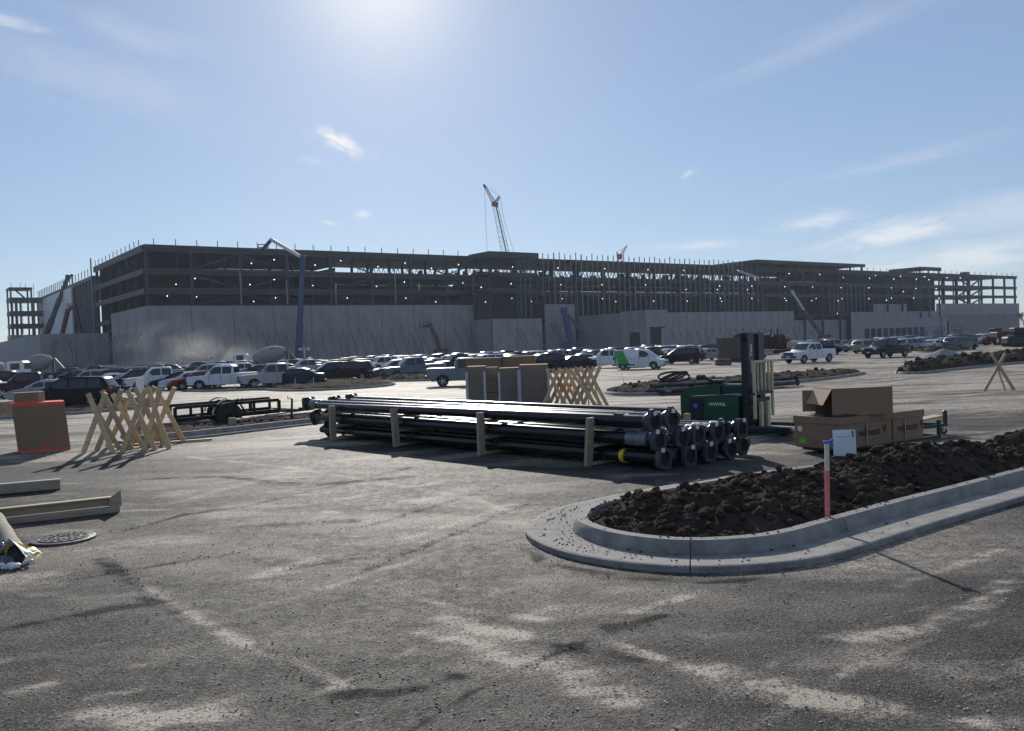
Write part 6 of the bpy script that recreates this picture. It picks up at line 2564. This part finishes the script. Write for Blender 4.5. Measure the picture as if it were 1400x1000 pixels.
# ------------------------------------------------------------------ things on the paving at the side
def build_side_items():
    # grey channel lying across the edge of the photo
    a, b = G(83, 669), G(-60, 682)
    d = (b - a)
    o = empty('steel_channel', a, atan2(d.y, d.x), 'grey straight channel beam lying on the paving behind the tan beam', 'beam')
    L = d.length
    MB().span(0, L, -.05, .05, .0, .012).build('lower_flange', M_steel, o)
    MB().span(0, L, .038, .05, .013, .128).build('web', M_wood2, o)
    MB().span(0, L, -.05, .05, .129, .141).build('upper_flange', M_galv, o)  # pale metal on top puts the sunlit edge into the colour
    a, b = G(163, 699), G(-40, 722)
    d = (b - a)
    L = d.length
    o = empty('timber_beam', a, atan2(d.y, d.x), 'long tan timber beam with an upturned end block by the manhole', 'beam')
    MB().bbox((L / 2, -.02, .115), (L, .04, .085), .004).build('upper_board', M_wood2, o)
    MB().bbox((L / 2, .03, .033), (L, .14, .06), .004).build('lower_board', M_wood2, o)
    MB().bbox((L / 2, .0, .166), (L, .09, .016), .003).build('top_strip', M_woodp, o)
    MB().prism([(-.02, .06), (-.02, .25), (.10, .165), (.10, .06)], (0, .045, 0), (1, 0, 0), (0, 0, 1), (0, .03, 0)).build('end_block', M_wood2, o)
    # manhole cover
    c = G(87, 738.5)
    o = empty('manhole_cover', c, .3, 'round cast iron manhole cover standing slightly proud of the paving', 'manhole cover')
    R = .255
    MB().lathe([(R + .03, -.01), (R + .028, .022), (R + .002, .026), (R + .002, -.01)], 40, 0, None, closed=True).build('frame_ring', M_iron, o, 40)
    MB().lathe([(R, 0), (R, .020), (R - .012, .022)], 40).build('lid', M_iron, o, 40)
    mb = MB()
    for rr in (.225, .165, .085):
        mb.lathe([(rr, .0222), (rr - .005, .031), (rr - .02, .031), (rr - .025, .0222)], 36, 0, None, closed=True)
    for k in range(16):
        t = 2 * pi * k / 16
        mb.beam((.10 * cos(t), .10 * sin(t), .026), (.142 * cos(t), .142 * sin(t), .026), .016, .008)
        mb.beam((.172 * cos(t + .2), .172 * sin(t + .2), .026), (.198 * cos(t + .2), .198 * sin(t + .2), .026), .03, .008)
    mb.build('raised_tread', M_iron, o)
    for k in range(4):
        t = pi / 2 * k + .6
        MB().lathe([(.015, .0222), (.015, .0262)], 10, 0, Matrix.Translation((.155 * cos(t), .155 * sin(t), 0))).build('lift_hole', M_hole, o)
    # canvas-wrapped tube with a black boot, ring and yellow strap
    p0, p1 = G(22, 768), G(-34, 668)
    d = p1 - p0
    L = d.length
    u = d.normalized()
    o = empty('wrapped_tube', p0, 0, 'grey canvas-wrapped tube with a black end and yellow strap', 'tube')
    n = 60
    MB().tube([u * (L * k / n) + Vector((0, 0, .082 + .0 * k)) for k in range(n + 1)], [.072 + .004 * (k % 2) + .003 * sin(k * .7) for k in range(n + 1)], 14).build('canvas_wrap', M_canvas, o, 60)
    MB().tube([u * -.001 + Vector((0, 0, .082)), u * -.05 + Vector((0, 0, .075)), u * -.14 + Vector((0, 0, .055)), u * -.19 + Vector((0, 0, .05))], [.068, .062, .058, .03], 14).build('black_end', M_rubber, o, 60)
    ring = [Vector((.055 * cos(t), .055 * sin(t) * .8, 0)) - u * .25 + Vector((.05, 0, .03 + .02 * cos(t))) for t in np.linspace(0, 2 * pi, 22)]
    MB().tube(ring, .011, 7).build('end_ring', M_galv, o, 60)
    MB().lathe([(.075, -.018), (.082, -.012), (.082, .012), (.075, .018)], 16, 0, Matrix.Translation(u * .01 + Vector((0, 0, .082))) @ u.to_track_quat('Z', 'Y').to_matrix().to_4x4()).build('yellow_band', M_yellow, o)
    X, Y = np.meshgrid(np.linspace(0, .13, 14), np.linspace(-.04, .04, 9))
    me, _ = grid_mesh('strap_end', X, Y, .05 + .03 * np.sin(X * 30) + .03 * fbm(X * 30, Y * 30, 4) - X * .25, M_yellow)
    k = link(bpy.data.objects.new('strap_end', me), o)
    k.location = (.07, .02, .03)
    # second slimmer tube behind it
    p2 = p0 + Vector((-.16, .10, 0))
    o = empty('wrapped_tube', p2, 0, 'slimmer wrapped tube lying behind the tube with the yellow strap', 'tube')
    MB().tube([u * (L * k / n * .95) + Vector((0, 0, .05)) for k in range(n + 1)], [.043 + .003 * (k % 2) for k in range(n + 1)], 12).build('canvas_wrap', M_canvas, o, 60)
    MB().tube([u * -.06 + Vector((0, 0, .045)), u * -.002 + Vector((0, 0, .05))], [.03, .042], 12).build('black_end', M_rubber, o, 60)
    # black and white plastic sheeting
    X, Y = np.meshgrid(np.linspace(0, 1, 60), np.linspace(0, 1, 50))
    q0 = G(-42, 778)
    e1 = G(27, 778) - q0
    e2 = G(-30, 757) - q0
    H = .015 + .16 * fbm(X * 4, Y * 4, 15, 5, .55) * np.clip(np.minimum(np.minimum(X, 1 - X), np.minimum(Y, 1 - Y)) / .22, 0, 1) ** .8
    jx = (fbm(Y * 7, X * 0 + 3, 19, 3) - .5) * .16
    me, _ = grid_mesh('plastic_sheet', q0.x + e1.x * (X + jx * X) + e2.x * Y, q0.y + e1.y * X + e2.y * Y, H, M_plastic)
    o = link(bpy.data.objects.new('plastic_sheet', me))
    tag(o, 'crumpled black plastic sheet with a pale folded hem by the wrapped tubes', 'plastic sheet')
    pts = [(q0 + e1 * f + Vector((0, -.02 + .015 * sin(f * 25), .03 + .012 * sin(f * 40)))) for f in np.linspace(.1, 1.02, 30)]
    mb = MB()
    for i in range(len(pts) - 1):
        mb.beam(pts[i], pts[i + 1] + (pts[i + 1] - pts[i]) * .05, .05, .03)
    mb.build('pale_hem', M_label, o)
    X, Y = np.meshgrid(np.linspace(0, 1, 30), np.linspace(0, 1, 24))
    H = .05 + .16 * (1 - np.abs(2 * X - 1)) * (1 - Y) + .04 * fbm(X * 6, Y * 6, 25, 4)
    me, _ = grid_mesh('white_fold', q0.x + .02 + e1.x * (.25 + .7 * X), q0.y + .12 + .22 * Y + e1.y * X, H, M_label)
    o = link(bpy.data.objects.new('white_sheet', me))
    tag(o, 'folded white plastic flap lying on the black sheet beside the tubes', 'plastic sheet')


build_side_items()


# ------------------------------------------------------------------ stakes
def build_stakes():
    b = Vector((atY(1131, 706, 7.5).x, 7.5, .07))
    o = empty('survey_stake', b, 0, 'pink-tipped survey lath with a blue ribbon standing in the dark soil island', 'stake')
    z0 = -.03
    zt = atY(1131.5, 603, b.y).z - b.z
    lo = z0 + (zt - z0) * .66
    T = lambda z: (.004 + (z - z0) * .012, 0, z)
    MB().beam((0, 0, z0), T(lo), .038, .014, 0, up=(0, 1, 0)).build('painted_base', M_pinks, o)
    MB().beam(T(lo + .0005), T(zt), .038, .014, 0, up=(0, 1, 0)).build('lath', M_stake, o)
    mb = MB()
    c = Vector(T(zt - .012))
    mb.beam(c + Vector((-.028, -.012, 0)), c + Vector((.028, -.012, .004)), .006, .022)
    mb.beam(c + Vector((.02, -.012, 0)), c + Vector((.046, -.02, -.028)), .004, .022)
    mb.beam(c + Vector((.02, -.012, .006)), c + Vector((.050, -.016, .024)), .004, .022)
    mb.beam(c + Vector((-.02, -.012, .0)), c + Vector((-.034, -.016, .012)), .004, .014)
    mb.build('ribbon', M_blue, o)
    S_ = [(853, 531, 517, M_stake, 'thin lath in the soil behind the far trestles', .03), (844, 507, 491, M_white, 'white post beside the delivery van', .05), (1068, 512, 499, M_stake, 'thin lath on the low mound beyond the forklift', .03),
          (1237, 502, 491, M_stake, 'thin lath at the near end of the far soil bank', .04), (1343, 487, 479, M_stake, 'thin lath beyond the far soil bank', .05), (1381, 474, 462, M_white, 'white post near the dark tracked machine', .12),
          (298, 533, 523, M_white, 'short white stake below the long white pickup', .05), (353, 532, 521, M_white, 'red-banded white stake beside the light grey pickup', .06), (404, 530, 517, M_white, 'white stake before the dark teal sedan', .05),
          (429, 530, 516, M_white, 'white stake on the low soil mound by the teal sedan', .05), (957, 499, 490, M_white, 'white stake beside the black suv by the rusty tub', .07), (979, 500, 495, M_white, 'small white sign block near the rusty tub', .2),
          (322, 534, 526, M_white, 'short white stake under the middle of the long white pickup', .05)]
    for px, py, ty, m, lab, w in S_:
        p = G(px, py)
        zt = atY(px, ty, p.y).z
        zb = gz(p.y) - .02
        o = empty('marker_stake', (p.x, p.y, zb), 0, lab, 'stake', 'small stakes and posts round the lot')
        MB().span(-w / 2, w / 2, -.02, .02, 0, (zt - zb) * .8).build('lath', m, o)
        MB().span(-w / 2, w / 2, -.02, .02, (zt - zb) * .8 + .002, zt - zb).build('tip', M_pinks if 'red' in lab else m, o)


M_pinks = mat('pink_marking_paint', (.78, .12, .11), .6, col2=(.66, .26, .22), scale=18)
build_stakes()


# ------------------------------------------------------------------ an added veil of glare, and the drifting dust
def build_glare_veil():
    mt = bpy.data.materials.new('glare_veil_air')
    mt.use_nodes = True
    nt = mt.node_tree
    nt.nodes.clear()
    out = nt.nodes.new('ShaderNodeOutputMaterial')
    v = nt.nodes.new('ShaderNodeVolumePrincipled')
    v.inputs['Color'].default_value = (.70, .84, 1.0, 1)
    v.inputs['Density'].default_value = VEIL_DENSITY
    v.inputs['Anisotropy'].default_value = .35
    nt.links.new(v.outputs[0], out.inputs['Volume'])
    o = MB().span(-900, 900, -80, 900, -2.2, 95).build('glare_veil', mt)  # thin volume added to lift far darks like veiling glare
    tag(o, kind='stuff')


VEIL_DENSITY = .00015
build_glare_veil()


def build_dust():
    """The cloud of dust drifting along the foot of the long wall."""
    mt = bpy.data.materials.new('drifting_dust')
    mt.use_nodes = True
    nt = mt.node_tree
    nt.nodes.clear()
    N, L = nt.nodes.new, nt.links.new
    out, v, tc, no = N('ShaderNodeOutputMaterial'), N('ShaderNodeVolumePrincipled'), N('ShaderNodeTexCoord'), N('ShaderNodeTexNoise')
    v.inputs['Color'].default_value = (.86, .83, .78, 1)
    v.inputs['Anisotropy'].default_value = .3
    no.inputs['Scale'].default_value = 2.2
    no.inputs['Detail'].default_value = 5
    L(tc.outputs['Object'], no.inputs['Vector'])
    ln = N('ShaderNodeVectorMath')
    ln.operation = 'LENGTH'
    L(tc.outputs['Object'], ln.inputs[0])
    a = N('ShaderNodeMapRange')
    for k, q in zip(('From Min', 'From Max', 'To Min', 'To Max'), (1.0, .15, 0, 1)):
        a.inputs[k].default_value = q
    L(ln.outputs['Value'], a.inputs['Value'])
    b = N('ShaderNodeMapRange')
    for k, q in zip(('From Min', 'From Max', 'To Min', 'To Max'), (.42, .72, 0, 1)):
        b.inputs[k].default_value = q
    L(no.outputs['Fac'], b.inputs['Value'])
    m = N('ShaderNodeMath')
    m.operation = 'MULTIPLY'
    L(a.outputs[0], m.inputs[0])
    L(b.outputs[0], m.inputs[1])
    m2 = N('ShaderNodeMath')
    m2.operation = 'MULTIPLY'
    L(m.outputs[0], m2.inputs[0])
    m2.inputs[1].default_value = .065
    L(m2.outputs[0], v.inputs['Density'])
    L(v.outputs[0], out.inputs['Volume'])
    for px, py, Y, sx, sy, sz in ((248, 492, 142, 13, 9, 7.5), (312, 497, 146, 11, 7, 4.0)):
        o = MB().lathe([(.02, -1), (.5, -.86), (.87, -.5), (1, 0), (.87, .5), (.5, .86), (.02, 1)], 16).build('dust_cloud', mt)
        p = atY(px, py, Y)
        o.location = (p.x, p.y, max(p.z, 1.0))
        o.scale = (sx, sy, sz)
        tag(o, kind='stuff')


build_dust()
